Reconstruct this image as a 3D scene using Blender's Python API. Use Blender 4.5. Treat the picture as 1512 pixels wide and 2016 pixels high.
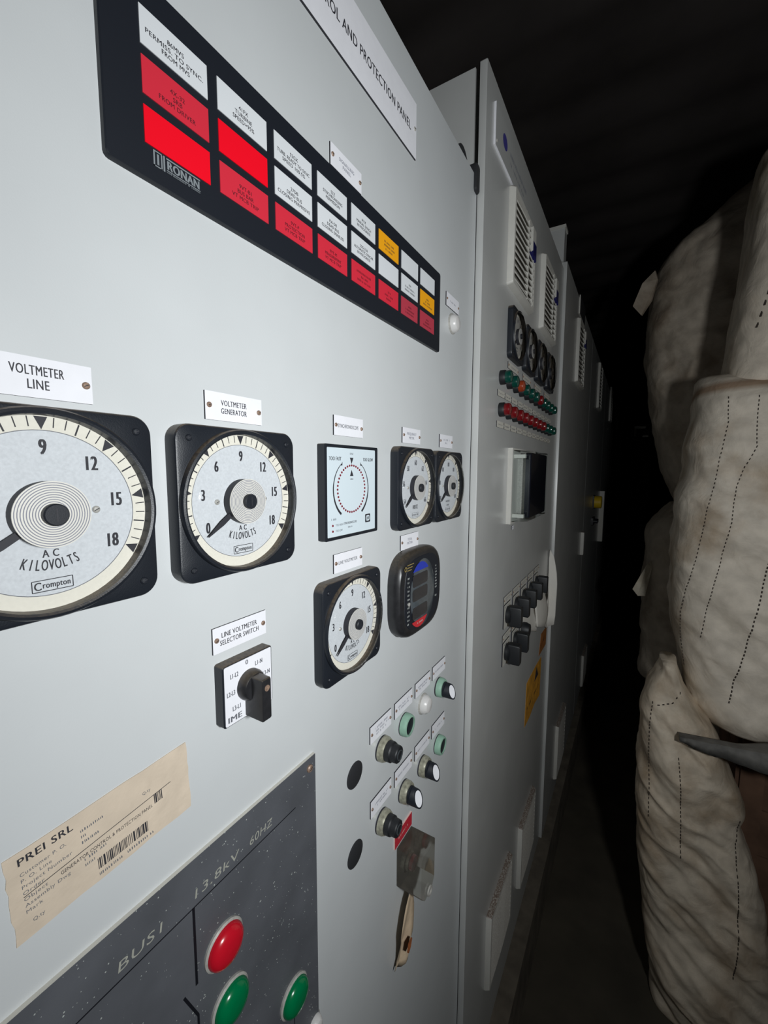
import bpy, bmesh, math, random
from mathutils import Vector, Matrix, noise

for o in list(bpy.data.objects):
    bpy.data.objects.remove(o, do_unlink=True)
S = bpy.context.scene
COL = S.collection
EYE = 1.74                                   # height of the lens above the floor (m)

# ------------------------------------------------------------------ camera
cd = bpy.data.cameras.new('camera'); cam = bpy.data.objects.new('camera', cd); COL.objects.link(cam)
cd.sensor_fit = 'VERTICAL'; cd.sensor_height = 36.0; cd.lens = 820 / 2016 * 36.0
cd.clip_start = 0.01; cd.clip_end = 100
Rm = Matrix(((0.85606, -0.05484, 0.51396), (0.51687, 0.08415, -0.85192), (0.00347, 0.99494, 0.10039)))
cam.matrix_world = Matrix.Translation((0.255, 0, EYE)) @ Rm.to_4x4()
S.camera = cam

# ------------------------------------------------------------------ light: the phone flash, moved right of the lens to even its falloff, pitch dark room
w = bpy.data.worlds.new('world'); S.world = w; w.use_nodes = True
w.node_tree.nodes['Background'].inputs[0].default_value = (0.8, 0.9, 1.0, 1)
w.node_tree.nodes['Background'].inputs[1].default_value = 0.0022
ld = bpy.data.lights.new('phone_flash', 'SPOT'); lamp = bpy.data.objects.new('phone_flash', ld); COL.objects.link(lamp)
ld.energy = 26; ld.color = (0.95, 0.985, 1.0); ld.spot_size = math.radians(166); ld.spot_blend = 1.0; ld.shadow_soft_size = 0.045
lamp.location = (0.60, 0.02, EYE + 0.02)
lamp.rotation_euler = Vector((-0.64, 1.0, -0.05)).to_track_quat('-Z', 'Y').to_euler()
S.view_settings.view_transform = 'Standard'; S.view_settings.look = 'None'
S.view_settings.gamma = 1.0; S.view_settings.exposure = 0.0
S.view_settings.use_curve_mapping = False

# ------------------------------------------------------------------ materials
def lin(r, g, b):
    f = lambda c: c / 12.92 if c <= 0.04045 else ((c + 0.055) / 1.055) ** 2.4
    return (f(r / 255), f(g / 255), f(b / 255), 1)
def mat(name, rgb, rough=0.5, metal=0.0, coat=0.0, spec=None, noise_amt=0.0, noise_scale=60, bump=0.0, bump_scale=400,
        dust=0.0, dust_rgb=(105, 92, 76), specks=0.0, speck_scale=300):
    m = bpy.data.materials.new(name); m.use_nodes = True
    nt = m.node_tree; N = nt.nodes; L = nt.links
    b = N['Principled BSDF']
    c = lin(*rgb)
    b.inputs['Base Color'].default_value = c
    b.inputs['Roughness'].default_value = rough; b.inputs['Metallic'].default_value = metal
    b.inputs['Coat Weight'].default_value = coat
    b.inputs['Coat Roughness'].default_value = 0.32 if coat >= 1 else 0.05
    if spec is not None: b.inputs['Specular IOR Level'].default_value = spec
    tc = N.new('ShaderNodeTexCoord')
    col = None
    def rgbnode(v):
        n = N.new('ShaderNodeRGB'); n.outputs[0].default_value = v; return n.outputs[0]
    col = rgbnode(c)
    if noise_amt:
        n = N.new('ShaderNodeTexNoise'); n.inputs['Scale'].default_value = noise_scale; n.inputs['Detail'].default_value = 5
        L.new(tc.outputs['Object'], n.inputs['Vector'])
        mr = N.new('ShaderNodeMapRange'); mr.inputs[1].default_value = 0.3; mr.inputs[2].default_value = 0.7
        mr.inputs[3].default_value = 1 - noise_amt; mr.inputs[4].default_value = 1 + noise_amt
        L.new(n.outputs['Fac'], mr.inputs[0])
        vm = N.new('ShaderNodeVectorMath'); vm.operation = 'SCALE'
        L.new(col, vm.inputs[0]); L.new(mr.outputs[0], vm.inputs['Scale']); col = vm.outputs[0]
    if specks:
        v = N.new('ShaderNodeTexVoronoi'); v.inputs['Scale'].default_value = speck_scale
        L.new(tc.outputs['Object'], v.inputs['Vector'])
        n2 = N.new('ShaderNodeTexNoise'); n2.inputs['Scale'].default_value = speck_scale * 0.3
        L.new(tc.outputs['Object'], n2.inputs['Vector'])
        th = N.new('ShaderNodeMath'); th.operation = 'MULTIPLY_ADD'; th.inputs[1].default_value = 0.62; th.inputs[2].default_value = -0.24
        L.new(n2.outputs['Fac'], th.inputs[0])
        lt = N.new('ShaderNodeMath'); lt.operation = 'LESS_THAN'; L.new(v.outputs['Distance'], lt.inputs[0]); L.new(th.outputs[0], lt.inputs[1])
        sc = N.new('ShaderNodeMath'); sc.operation = 'MULTIPLY'; sc.inputs[1].default_value = specks; L.new(lt.outputs[0], sc.inputs[0])
        mx = N.new('ShaderNodeMix'); mx.data_type = 'RGBA'; L.new(sc.outputs[0], mx.inputs[0]); L.new(col, mx.inputs[6])
        mx.inputs[7].default_value = lin(190, 195, 190); col = mx.outputs[2]
    if dust:
        g = N.new('ShaderNodeNewGeometry'); sx = N.new('ShaderNodeSeparateXYZ'); L.new(g.outputs['Normal'], sx.inputs[0])
        n = N.new('ShaderNodeTexNoise'); n.inputs['Scale'].default_value = 350; n.inputs['Detail'].default_value = 6
        L.new(tc.outputs['Object'], n.inputs['Vector'])
        mr = N.new('ShaderNodeMapRange'); mr.inputs[1].default_value = 0.25; mr.inputs[2].default_value = 0.8
        L.new(sx.outputs['Z'], mr.inputs[0])
        mu = N.new('ShaderNodeMath'); mu.operation = 'MULTIPLY'; L.new(mr.outputs[0], mu.inputs[0])
        mr2 = N.new('ShaderNodeMapRange'); mr2.inputs[1].default_value = 0.3; mr2.inputs[2].default_value = 0.55; mr2.inputs[3].default_value = 0.35 * dust; mr2.inputs[4].default_value = dust
        L.new(n.outputs['Fac'], mr2.inputs[0]); L.new(mr2.outputs[0], mu.inputs[1])
        mx = N.new('ShaderNodeMix'); mx.data_type = 'RGBA'; L.new(mu.outputs[0], mx.inputs[0]); L.new(col, mx.inputs[6])
        mx.inputs[7].default_value = lin(*dust_rgb); col = mx.outputs[2]
    L.new(col, b.inputs['Base Color'])
    if bump:
        n = N.new('ShaderNodeTexNoise'); n.inputs['Scale'].default_value = bump_scale; n.inputs['Detail'].default_value = 4
        L.new(tc.outputs['Object'], n.inputs['Vector'])
        bp = N.new('ShaderNodeBump'); bp.inputs['Strength'].default_value = bump; bp.inputs['Distance'].default_value = 0.001
        L.new(n.outputs['Fac'], bp.inputs['Height']); L.new(bp.outputs['Normal'], b.inputs['Normal'])
    return m
def clear(name, rgb=(235, 240, 240), gloss=0.1, rough=0.03, haze=0.0):
    m = bpy.data.materials.new(name); m.use_nodes = True
    nt = m.node_tree; N = nt.nodes; L = nt.links
    for n in list(N):
        if n.type == 'BSDF_PRINCIPLED': N.remove(n)
    out = [n for n in N if n.type == 'OUTPUT_MATERIAL'][0]
    t = N.new('ShaderNodeBsdfTransparent'); t.inputs[0].default_value = lin(*rgb)
    g = N.new('ShaderNodeBsdfGlossy'); g.inputs['Roughness'].default_value = rough
    f = N.new('ShaderNodeLayerWeight'); f.inputs['Blend'].default_value = gloss
    mx = N.new('ShaderNodeMixShader'); L.new(f.outputs['Fresnel'], mx.inputs[0]); L.new(t.outputs[0], mx.inputs[1]); L.new(g.outputs[0], mx.inputs[2])
    last = mx.outputs[0]
    if haze:
        d = N.new('ShaderNodeBsdfDiffuse'); d.inputs[0].default_value = lin(176, 168, 154)
        n = N.new('ShaderNodeTexNoise'); n.inputs['Scale'].default_value = 60; n.inputs['Detail'].default_value = 5
        tc = N.new('ShaderNodeTexCoord'); L.new(tc.outputs['Object'], n.inputs['Vector'])
        mu = N.new('ShaderNodeMath'); mu.operation = 'MULTIPLY'; mu.inputs[1].default_value = haze * 2; L.new(n.outputs['Fac'], mu.inputs[0])
        m2 = N.new('ShaderNodeMixShader'); L.new(mu.outputs[0], m2.inputs[0]); L.new(last, m2.inputs[1]); L.new(d.outputs[0], m2.inputs[2]); last = m2.outputs[0]
    L.new(last, out.inputs['Surface'])
    return m
M = {}
M['paint'] = mat('grey_enamel', (203, 206, 207), 0.5, coat=1.0, noise_amt=0.02, noise_scale=14, bump=0.05, bump_scale=900, spec=0.3)
M['paint2'] = mat('dusty_grey_enamel', (196, 197, 195), 0.42, coat=1.0, noise_amt=0.05, noise_scale=9, bump=0.05, bump_scale=900, spec=0.35)
M['black'] = mat('black_bakelite', (27, 31, 38), 0.42, bump=0.12, bump_scale=1300, dust=0.8)
M['blackface'] = mat('black_moulding', (24, 28, 36), 0.5, bump=0.05, bump_scale=1500)
M['blackdusty'] = mat('dusty_black_plastic', (36, 36, 38), 0.36, dust=0.55, dust_rgb=(92, 82, 68), noise_amt=0.25, noise_scale=120)
M['dark'] = mat('dark_rubber', (36, 37, 40), 0.7, bump=0.2, bump_scale=1500)
M['dial'] = mat('silver_dial', (206, 210, 214), 0.45, noise_amt=0.07, noise_scale=700)
M['dial2'] = mat('dull_dial', (168, 166, 160), 0.5, noise_amt=0.08, noise_scale=300)
M['cream'] = mat('cream_scale', (226, 222, 209), 0.5, noise_amt=0.03, noise_scale=500)
M['ink'] = mat('dark_ink', (44, 44, 50), 0.6)
M['inkgrey'] = mat('grey_ink', (104, 106, 112), 0.6)
M['inkfaint'] = mat('faint_ink', (132, 134, 146), 0.6)
M['inkred'] = mat('ink_on_red', (96, 22, 34), 0.6)
M['white'] = mat('white_laminate', (233, 233, 238), 0.4, noise_amt=0.02, noise_scale=90)
M['white2'] = mat('dull_laminate', (205, 202, 192), 0.5, noise_amt=0.04, noise_scale=90)
M['edge'] = mat('laminate_core', (38, 38, 44), 0.6)
M['brass'] = mat('rusty_screw', (142, 118, 102), 0.45, metal=0.2, noise_amt=0.4, noise_scale=500)
M['steel'] = mat('plain_steel', (186, 184, 178), 0.36, metal=0.25, noise_amt=0.15, noise_scale=300)
M['badge'] = mat('silver_print', (132, 138, 142), 0.5)
M['alu'] = mat('brushed_aluminium', (226, 223, 215), 0.4, metal=0.12)
M['chrome'] = mat('worn_chrome', (168, 166, 148), 0.34, metal=0.35, noise_amt=0.3, noise_scale=250)
M['win_w'] = mat('white_window', (214, 217, 220), 0.55, spec=0.3)
M['win_r'] = mat('red_window', (208, 44, 62), 0.55, spec=0.3)
M['win_rb'] = mat('bright_red_window', (240, 8, 34), 0.55, spec=0.2)
M['win_rd'] = mat('dull_red_window', (178, 58, 74), 0.55, spec=0.3)
M['win_y'] = mat('amber_window', (238, 164, 22), 0.55, spec=0.3)
M['lens_r'] = mat('red_lens', (196, 22, 40), 0.22, coat=0.5)
M['lens_g'] = mat('green_lens', (0, 112, 66), 0.2, coat=0.5)
M['lens_gd'] = mat('dark_green_lens', (4, 64, 54), 0.25, coat=0.4)
M['lens_o'] = mat('orange_lens', (150, 58, 30), 0.25, coat=0.4)
M['lens_rd'] = mat('dark_red_lens', (112, 16, 22), 0.25, coat=0.4)
M['lens_w'] = mat('white_lens', (212, 210, 208), 0.25, coat=0.4)
M['mint'] = mat('mint_bezel', (142, 178, 158), 0.5, noise_amt=0.08, noise_scale=150)
M['mimic'] = mat('slate_laminate', (84, 86, 91), 0.5, noise_amt=0.16, noise_scale=18, specks=0.75, speck_scale=330, bump=0.08, bump_scale=1200)
M['chalk'] = mat('scratched_lettering', (158, 158, 148), 0.7)
M['line'] = mat('groove_black', (16, 17, 24), 0.5)
M['paper'] = mat('aged_paper', (207, 191, 171), 0.75, noise_amt=0.07, noise_scale=60, bump=0.6, bump_scale=110)
M['tagpaper'] = mat('stained_paper', (196, 174, 146), 0.8, noise_amt=0.2, noise_scale=60, bump=0.4, bump_scale=120)
M['rust'] = mat('rust_stain', (150, 84, 40), 0.9, noise_amt=0.3, noise_scale=200)
M['tagred'] = mat('red_laminate', (188, 40, 56), 0.45)
M['pink'] = mat('red_laminate_core', (226, 188, 178), 0.6)
M['blue'] = mat('blue_print', (40, 58, 168), 0.4)
M['bluelogo'] = mat('violet_print', (70, 66, 140), 0.5)
M['tabblue'] = mat('navy_tab', (22, 24, 84), 0.4)
M['redled'] = mat('dark_red_led', (122, 36, 48), 0.35)
M['synch'] = mat('pale_blue_face', (206, 218, 224), 0.4)
M['lcd'] = mat('dark_display', (24, 26, 34), 0.15, coat=0.6)
M['greyglass'] = mat('grey_bezel_face', (74, 80, 84), 0.2, coat=0.5, noise_amt=0.2, noise_scale=60)
M['tick'] = mat('white_print', (190, 194, 190), 0.6)
M['gold'] = mat('dull_gold_print', (146, 128, 78), 0.6)
M['vent'] = mat('pale_vent_plastic', (205, 203, 196), 0.5, noise_amt=0.03, noise_scale=60, dust=0.9, dust_rgb=(92, 72, 60))
M['filter'] = mat('dusty_filter_mat', (128, 124, 116), 0.95, noise_amt=0.2, noise_scale=200)
M['switch'] = mat('black_switch', (28, 30, 33), 0.5, bump=0.08, bump_scale=1500)
M['sheet'] = mat('white_sheet', (226, 222, 214), 0.6, noise_amt=0.04, noise_scale=20)
M['yellow'] = mat('dirty_yellow', (196, 138, 36), 0.7, noise_amt=0.3, noise_scale=30)
M['yellow2'] = mat('yellow_plastic', (214, 178, 30), 0.45)
M['orange'] = mat('faded_orange', (150, 92, 34), 0.7, noise_amt=0.3, noise_scale=40)
M['kerb'] = mat('dusty_channel', (112, 104, 92), 0.9, noise_amt=0.35, noise_scale=14, bump=0.5, bump_scale=60)
M['plinth'] = mat('dark_plinth', (52, 52, 52), 0.7, noise_amt=0.2, noise_scale=20)
M['floor'] = mat('dirty_floor', (80, 74, 63), 0.95, noise_amt=0.3, noise_scale=5, bump=0.5, bump_scale=40)
M['roof'] = mat('dark_roof_sheet', (86, 81, 79), 0.8, noise_amt=0.3, noise_scale=2.2, spec=0.1)
M['wall'] = mat('dark_wall_sheet', (70, 70, 70), 0.8, noise_amt=0.2, noise_scale=3)
M['wood'] = mat('brown_crate_wood', (116, 88, 70), 0.9, noise_amt=0.3, noise_scale=12, bump=0.5, bump_scale=60)
M['slab'] = mat('grey_board', (106, 104, 100), 0.85, noise_amt=0.35, noise_scale=30, bump=0.7, bump_scale=90)
M['clear'] = clear('clear_plastic', gloss=0.25)
M['glass'] = clear('meter_glass', (250, 250, 250), gloss=0.12, rough=0.02)
M['dustyclear'] = clear('dusty_clear_plastic', (238, 238, 234), gloss=0.28, rough=0.12, haze=0.12)
M['thread'] = mat('dark_thread', (58, 50, 44), 0.9)

def sack_material(name, rgb, stain, zc=None):
    m = bpy.data.materials.new(name); m.use_nodes = True
    nt = m.node_tree; N = nt.nodes; L = nt.links; b = N['Principled BSDF']
    b.inputs['Roughness'].default_value = 0.62; b.inputs['Specular IOR Level'].default_value = 0.25
    tc = N.new('ShaderNodeTexCoord')
    n = N.new('ShaderNodeTexNoise'); n.inputs['Scale'].default_value = 5; n.inputs['Detail'].default_value = 7; n.inputs['Roughness'].default_value = 0.6
    L.new(tc.outputs['Object'], n.inputs['Vector'])
    mr = N.new('ShaderNodeMapRange'); mr.inputs[1].default_value = 0.46; mr.inputs[2].default_value = 0.68; L.new(n.outputs['Fac'], mr.inputs[0])
    mx = N.new('ShaderNodeMix'); mx.data_type = 'RGBA'; L.new(mr.outputs[0], mx.inputs[0])
    mx.inputs[6].default_value = lin(*rgb); mx.inputs[7].default_value = lin(*stain)
    col = mx.outputs[2]
    n2 = N.new('ShaderNodeTexNoise'); n2.inputs['Scale'].default_value = 22; n2.inputs['Detail'].default_value = 6; L.new(tc.outputs['Object'], n2.inputs['Vector'])
    mr2 = N.new('ShaderNodeMapRange'); mr2.inputs[1].default_value = 0.35; mr2.inputs[2].default_value = 0.65; mr2.inputs[3].default_value = 0.86; mr2.inputs[4].default_value = 1.08
    L.new(n2.outputs['Fac'], mr2.inputs[0])
    vm = N.new('ShaderNodeVectorMath'); vm.operation = 'SCALE'; L.new(col, vm.inputs[0]); L.new(mr2.outputs[0], vm.inputs['Scale']); col = vm.outputs[0]
    if zc is not None:                                       # rusty water stain along the crease
        sx = N.new('ShaderNodeSeparateXYZ'); L.new(tc.outputs['Object'], sx.inputs[0])
        ad = N.new('ShaderNodeMath'); ad.operation = 'ADD'; ad.inputs[1].default_value = -zc; L.new(sx.outputs['Z'], ad.inputs[0])
        ab = N.new('ShaderNodeMath'); ab.operation = 'ABSOLUTE'; L.new(ad.outputs[0], ab.inputs[0])
        mr3 = N.new('ShaderNodeMapRange'); mr3.inputs[1].default_value = 0.006; mr3.inputs[2].default_value = 0.022; mr3.inputs[3].default_value = 0.75; mr3.inputs[4].default_value = 0
        L.new(ab.outputs[0], mr3.inputs[0])
        m3 = N.new('ShaderNodeMix'); m3.data_type = 'RGBA'; L.new(mr3.outputs[0], m3.inputs[0]); L.new(col, m3.inputs[6]); m3.inputs[7].default_value = lin(132, 96, 62); col = m3.outputs[2]
    L.new(col, b.inputs['Base Color'])
    n3 = N.new('ShaderNodeTexNoise'); n3.inputs['Scale'].default_value = 13; n3.inputs['Detail'].default_value = 6; n3.inputs['Distortion'].default_value = 1.5; L.new(tc.outputs['Object'], n3.inputs['Vector'])
    mp = N.new('ShaderNodeMapping'); mp.inputs['Scale'].default_value = (1, 1, 0.12); L.new(tc.outputs['Object'], mp.inputs[0])
    n4 = N.new('ShaderNodeTexNoise'); n4.inputs['Scale'].default_value = 420; n4.inputs['Detail'].default_value = 2; L.new(mp.outputs[0], n4.inputs['Vector'])
    ad2 = N.new('ShaderNodeMath'); ad2.operation = 'MULTIPLY_ADD'; ad2.inputs[1].default_value = 0.06; L.new(n4.outputs['Fac'], ad2.inputs[0]); L.new(n3.outputs['Fac'], ad2.inputs[2])
    bp = N.new('ShaderNodeBump'); bp.inputs['Strength'].default_value = 0.42; bp.inputs['Distance'].default_value = 0.012
    L.new(ad2.outputs[0], bp.inputs['Height']); L.new(bp.outputs['Normal'], b.inputs['Normal'])
    return m
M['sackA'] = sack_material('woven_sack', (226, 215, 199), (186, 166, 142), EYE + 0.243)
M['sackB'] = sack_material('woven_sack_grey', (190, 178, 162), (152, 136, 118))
M['sackE'] = sack_material('woven_sack_tan', (222, 208, 188), (174, 152, 126))
M['skirt'] = sack_material('sack_skirt', (228, 216, 199), (194, 177, 154))
M['strap'] = sack_material('loop_strap', (214, 206, 188), (186, 172, 150))

# ------------------------------------------------------------------ mesh building
_txt = {}
def glyphs(s):
    if s in _txt: return _txt[s]
    c = bpy.data.curves.new('t', 'FONT'); c.body = s; c.size = 1.0; c.resolution_u = 3; c.space_character = 1.08
    o = bpy.data.objects.new('t', c); COL.objects.link(o)
    bpy.context.view_layer.update()
    me = bpy.data.meshes.new_from_object(o.evaluated_get(bpy.context.evaluated_depsgraph_get()))
    v = [(p.co.x, p.co.y) for p in me.vertices]; f = [tuple(p.vertices) for p in me.polygons]
    bpy.data.objects.remove(o); bpy.data.curves.remove(c); bpy.data.meshes.remove(me)
    _txt[s] = (v, f); return _txt[s]
CAP = max(p[1] for p in glyphs('H')[0])

class MB:
    """collects shapes given in millimetres: x right along the panel, y up, z out of the panel"""
    def __init__(s): s.v = []; s.f = []; s.m = []; s.mats = []
    def mi(s, m):
        m = M[m]
        if m not in s.mats: s.mats.append(m)
        return s.mats.index(m)
    def add(s, vs, fs, m):
        k = len(s.v); i = s.mi(m); s.v += [tuple(p) for p in vs]
        for f in fs: s.f.append(tuple(k + a for a in f)); s.m.append(i)
        return s
    def box(s, x0, x1, y0, y1, z0, z1, m, side=None):
        v = [(x, y, z) for z in (z0, z1) for y in (y0, y1) for x in (x0, x1)]
        s.add(v, [(4, 5, 7, 6)], m)
        return s.add(v, [(0, 2, 3, 1), (0, 1, 5, 4), (2, 6, 7, 3), (0, 4, 6, 2), (1, 3, 7, 5)], side or m)
    def prism(s, pts, z0, z1, m, side=None, bev=0.0):
        """outline (counter-clockwise) pushed from z0 to z1 with an optional front bevel"""
        n = len(pts); cx = sum(p[0] for p in pts) / n; cy = sum(p[1] for p in pts) / n
        rings = [[(x, y, z0) for x, y in pts]]
        if bev:
            rings.append([(x, y, z1 - bev) for x, y in pts])
            r = []
            for x, y in pts:
                d = math.hypot(x - cx, y - cy) or 1
                r.append((x - (x - cx) / d * bev, y - (y - cy) / d * bev, z1))
            rings.append(r)
        else: rings.append([(x, y, z1) for x, y in pts])
        v = [p for r in rings for p in r]; f = []
        for a in range(len(rings) - 1):
            for i in range(n):
                j = (i + 1) % n; f.append((a * n + i, a * n + j, (a + 1) * n + j, (a + 1) * n + i))
        s.add(v, f, side or m)
        s.add(rings[-1], [tuple(range(n))], m)
        return s.add(rings[0], [tuple(reversed(range(n)))], side or m)
    def lathe(s, prof, m, cx=0, cy=0, seg=40, a0=0, a1=360):
        """profile of (radius, z) points, spun about the z axis through (cx, cy)"""
        full = abs(a1 - a0) >= 360; k = seg if full else seg + 1; v = []; f = []
        for r, z in prof:
            for i in range(k):
                a = math.radians(a0 + (a1 - a0) * i / seg); v.append((cx + r * math.cos(a), cy + r * math.sin(a), z))
        for p in range(len(prof) - 1):
            for i in range(seg):
                j = (i + 1) % k if full else i + 1
                f.append((p * k + i, p * k + j, (p + 1) * k + j, (p + 1) * k + i))
        return s.add(v, f, m)
    def disc(s, r, z, m, cx=0, cy=0, seg=40):
        return s.add([(cx + r * math.cos(2 * math.pi * i / seg), cy + r * math.sin(2 * math.pi * i / seg), z) for i in range(seg)], [tuple(range(seg))], m)
    def poly(s, pts, z, m): return s.add([(x, y, z) for x, y in pts], [tuple(range(len(pts)))], m)
    def stroke(s, pts, wd, z, m):
        for (x0, y0), (x1, y1) in zip(pts, pts[1:]):
            d = math.hypot(x1 - x0, y1 - y0) or 1; nx = -(y1 - y0) / d * wd / 2; ny = (x1 - x0) / d * wd / 2
            s.poly([(x0 - nx, y0 - ny), (x1 - nx, y1 - ny), (x1 + nx, y1 + ny), (x0 + nx, y0 + ny)], z, m)
        return s
    def text(s, t, x, y, cap, z, m, width=None, xs=0.8, align='C', rot=0, shear=0.0, bold=0.012):
        """writes t with capital height cap (mm); x, y is the middle of the baseline-to-cap band"""
        v, f = glyphs(t)
        if not v: return s
        x0 = min(p[0] for p in v); x1 = max(p[0] for p in v); k = cap / CAP
        kx = k * xs if width is None else width / (x1 - x0)
        ox = {'C': (x0 + x1) / 2, 'L': x0, 'R': x1}[align]; c = math.cos(rot); d = math.sin(rot); out = []
        for a, b in v:
            py = b * k - cap / 2; px = (a - ox) * kx + shear * py
            out.append((x + px * c - py * d, y + px * d + py * c, z))
        if bold and cap > 2.2:                                 # heavier strokes: the same letters laid again a hair to each side
            e = bold * 2.2 * cap
            s.add([(p[0] - e * c, p[1] - e * d, p[2] + 0.012) for p in out], f, m); out = [(p[0] + e * c, p[1] + e * d, p[2]) for p in out]
        return s.add(out, f, m)
    def scribble(s, x0, x1, y, h, z, m, seed, gap=0.28):
        """a worn line of print too small to read: little strokes"""
        r = random.Random(seed); x = x0
        while x < x1:
            wd = h * r.uniform(0.35, 0.8)
            if r.random() > gap: s.poly([(x, y - h / 2), (x + wd * 0.45, y - h / 2), (x + wd * 0.45, y + h / 2 * r.uniform(-0.2, 1)), (x, y + h / 2)], z, m)
            x += wd
        return s
    def mesh(s, name):
        me = bpy.data.meshes.new(name)
        me.from_pydata([(x * 0.001, y * 0.001, z * 0.001) for x, y, z in s.v], [], s.f)
        for m in s.mats: me.materials.append(m)
        me.polygons.foreach_set('material_index', s.m)
        me.polygons.foreach_set('use_smooth', [True] * len(s.f))
        me.update()
        bm = bmesh.new(); bm.from_mesh(me); bmesh.ops.remove_doubles(bm, verts=bm.verts, dist=1e-7); bm.to_mesh(me); bm.free()
        me.set_sharp_from_angle(angle=math.radians(32))
        return me
    def build(s, name, parent=None, label=None):
        o = bpy.data.objects.new(name, s.mesh(name)); COL.objects.link(o)
        if parent: o.parent = parent
        if label: o['label'] = label
        return o
def dense(p, step):
    out = []
    for (ax, ay), (bx, by) in zip(p, p[1:] + p[:1]):
        n = max(1, int(math.hypot(bx - ax, by - ay) / step)); out += [(ax + (bx - ax) * k / n, ay + (by - ay) * k / n) for k in range(n)]
    return out
def rrect(x0, x1, y0, y1, r, seg=6):
    p = []
    for cx, cy, a in ((x1 - r, y1 - r, 0), (x0 + r, y1 - r, 90), (x0 + r, y0 + r, 180), (x1 - r, y0 + r, 270)):
        for i in range(seg + 1):
            t = math.radians(a + 90 * i / seg); p.append((cx + r * math.cos(t), cy + r * math.sin(t)))
    return p
def squircle(a, b, n=3.4, k=48):
    p = []
    for i in range(k):
        th = 2 * math.pi * i / k; c, s_ = math.cos(th), math.sin(th)
        p.append((a * math.copysign(abs(c) ** (2 / n), c), b * math.copysign(abs(s_) ** (2 / n), s_)))
    return p
def loft(q, rings, m, cap=True):
    n = len(rings[0][0]); v = [(x, y, z) for r, z in rings for x, y in r]; f = []
    for a in range(len(rings) - 1):
        for i in range(n): j = (i + 1) % n; f.append((a * n + i, a * n + j, (a + 1) * n + j, (a + 1) * n + i))
    if cap: f.append(tuple((len(rings) - 1) * n + i for i in range(n)))
    return q.add(v, f, m)
ON_PANEL = Matrix(((0, 0, 1), (1, 0, 0), (0, 1, 0)))           # panel x -> world y, panel y -> world z, out of panel -> world x
def place(o, y, z, h=0.0, turn=0.0):
    """stands an object on a panel front: y mm along the row, z mm above the lens height, h mm out from the first panel"""
    R = ON_PANEL @ Matrix.Rotation(math.radians(turn), 3, 'Z')
    o.matrix_world = Matrix.Translation((h * 0.001, y * 0.001, EYE + z * 0.001)) @ R.to_4x4(); return o
def tag(o, label, cat, group=None, kind=None):
    o['label'] = label; o['category'] = cat
    if group: o['group'] = group
    if kind: o['kind'] = kind
    return o
def thing(name, label, cat, y, z, h=0.0, turn=0.0, group=None):
    o = bpy.data.objects.new(name, None); COL.objects.link(o); o.empty_display_size = 0.02
    return tag(place(o, y, z, h, turn), label, cat, group)
def struct(name, o):
    o.name = name; o['kind'] = 'structure'; return o
def worldbox(mb, x0, x1, y0, y1, z0, z1, m, side=None): return mb.box(x0, x1, y0, y1, z0, z1, m, side)

# ------------------------------------------------------------------ the room (world millimetres, floor at 0)
E0 = EYE * 1000
mb = MB(); mb.box(-2500, 3600, -3000, 14000, -60, 0, 'floor'); struct('floor', mb.build('floor'))
mb = MB(); prof = []; y = -3000
while y < 14000:                                             # corrugated roof sheeting, ribs across the aisle
    prof += [(y, 0), (y + 60, -3), (y + 150, -22), (y + 240, -3)]; y += 300
v = []; f = []
for (py, pz) in prof: v += [(-2500, py, E0 + 1560 + pz), (3600, py, E0 + 1560 + pz)]
for i in range(len(prof) - 1): f.append((2 * i, 2 * i + 1, 2 * i + 3, 2 * i + 2))
n = len(v)
v += [(-2500, -3000, E0 + 1640), (3600, -3000, E0 + 1640), (3600, 14000, E0 + 1640), (-2500, 14000, E0 + 1640)]
f.append((n, n + 1, n + 2, n + 3))
mb.add(v, f, 'roof'); struct('ceiling', mb.build('ceiling'))
for nm, b in dict(wall_left=(-2560, -2500, -3000, 14000), wall_right=(3600, 3660, -3000, 14000), wall_back=(-2500, 3600, 14000, 14060), wall_front=(-2500, 3600, -3060, -3000)).items():
    mb = MB(); mb.box(b[0], b[1], b[2], b[3], 0, E0 + 1640, 'wall'); struct(nm, mb.build(nm))
mb = MB(); mb.box(-900, 34, -250, 12500, 0, E0 - 1525, 'kerb'); o = mb.build('base_channel')
tag(o, 'dusty steel channel on the floor under the whole row of cabinets', 'base channel')

# ------------------------------------------------------------------ cabinets
def cabinet(name, label, y0, y1, h, ztop, thick, body_h, lip=False, pm='paint2'):
    t = bpy.data.objects.new(name, None); COL.objects.link(t); t.location = (0, y0 * 0.001, E0 * 0.001 - 1.525)
    tag(t, label, 'cabinet', 'grey cabinets in a row')
    inv = -Vector(t.location) * 1000
    def P(nm, b, m, lab=None):
        q = MB(); q.box(b[0] + inv.x, b[1] + inv.x, b[2] + inv.y, b[3] + inv.y, b[4] + inv.z, b[5] + inv.z, m)
        return q.build(nm, t, lab)
    zb = E0 - 1395
    P('body', (-620, body_h, y0 + 9, y1 - 9, zb + 6, E0 + ztop + 1), pm)
    P('plinth', (-600, -22, y0 + 6, y1 - 6, E0 - 1525, zb + 6), 'plinth', 'dark plinth')
    q = MB(); q.prism(rrect(y0 + 0.5, y1 - 2.5, zb - E0, ztop, 3, 3), h - thick, h, pm, bev=1.2)
    d = q.build('door', t)
    d.matrix_parent_inverse = Matrix.Identity(4)
    d.matrix_basis = Matrix.Translation((inv.x * 0.001, inv.y * 0.001, inv.z * 0.001 + EYE)) @ ON_PANEL.to_4x4()
    return t
BND = [722, 1556, 2500, 3610, 4900, 6500, 8600]
cabinet('control_cabinet', 'nearest light grey control cabinet, carrying the voltmeters and the alarm windows', -240, 722, 0, 486, 11, -11, pm='paint')
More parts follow.
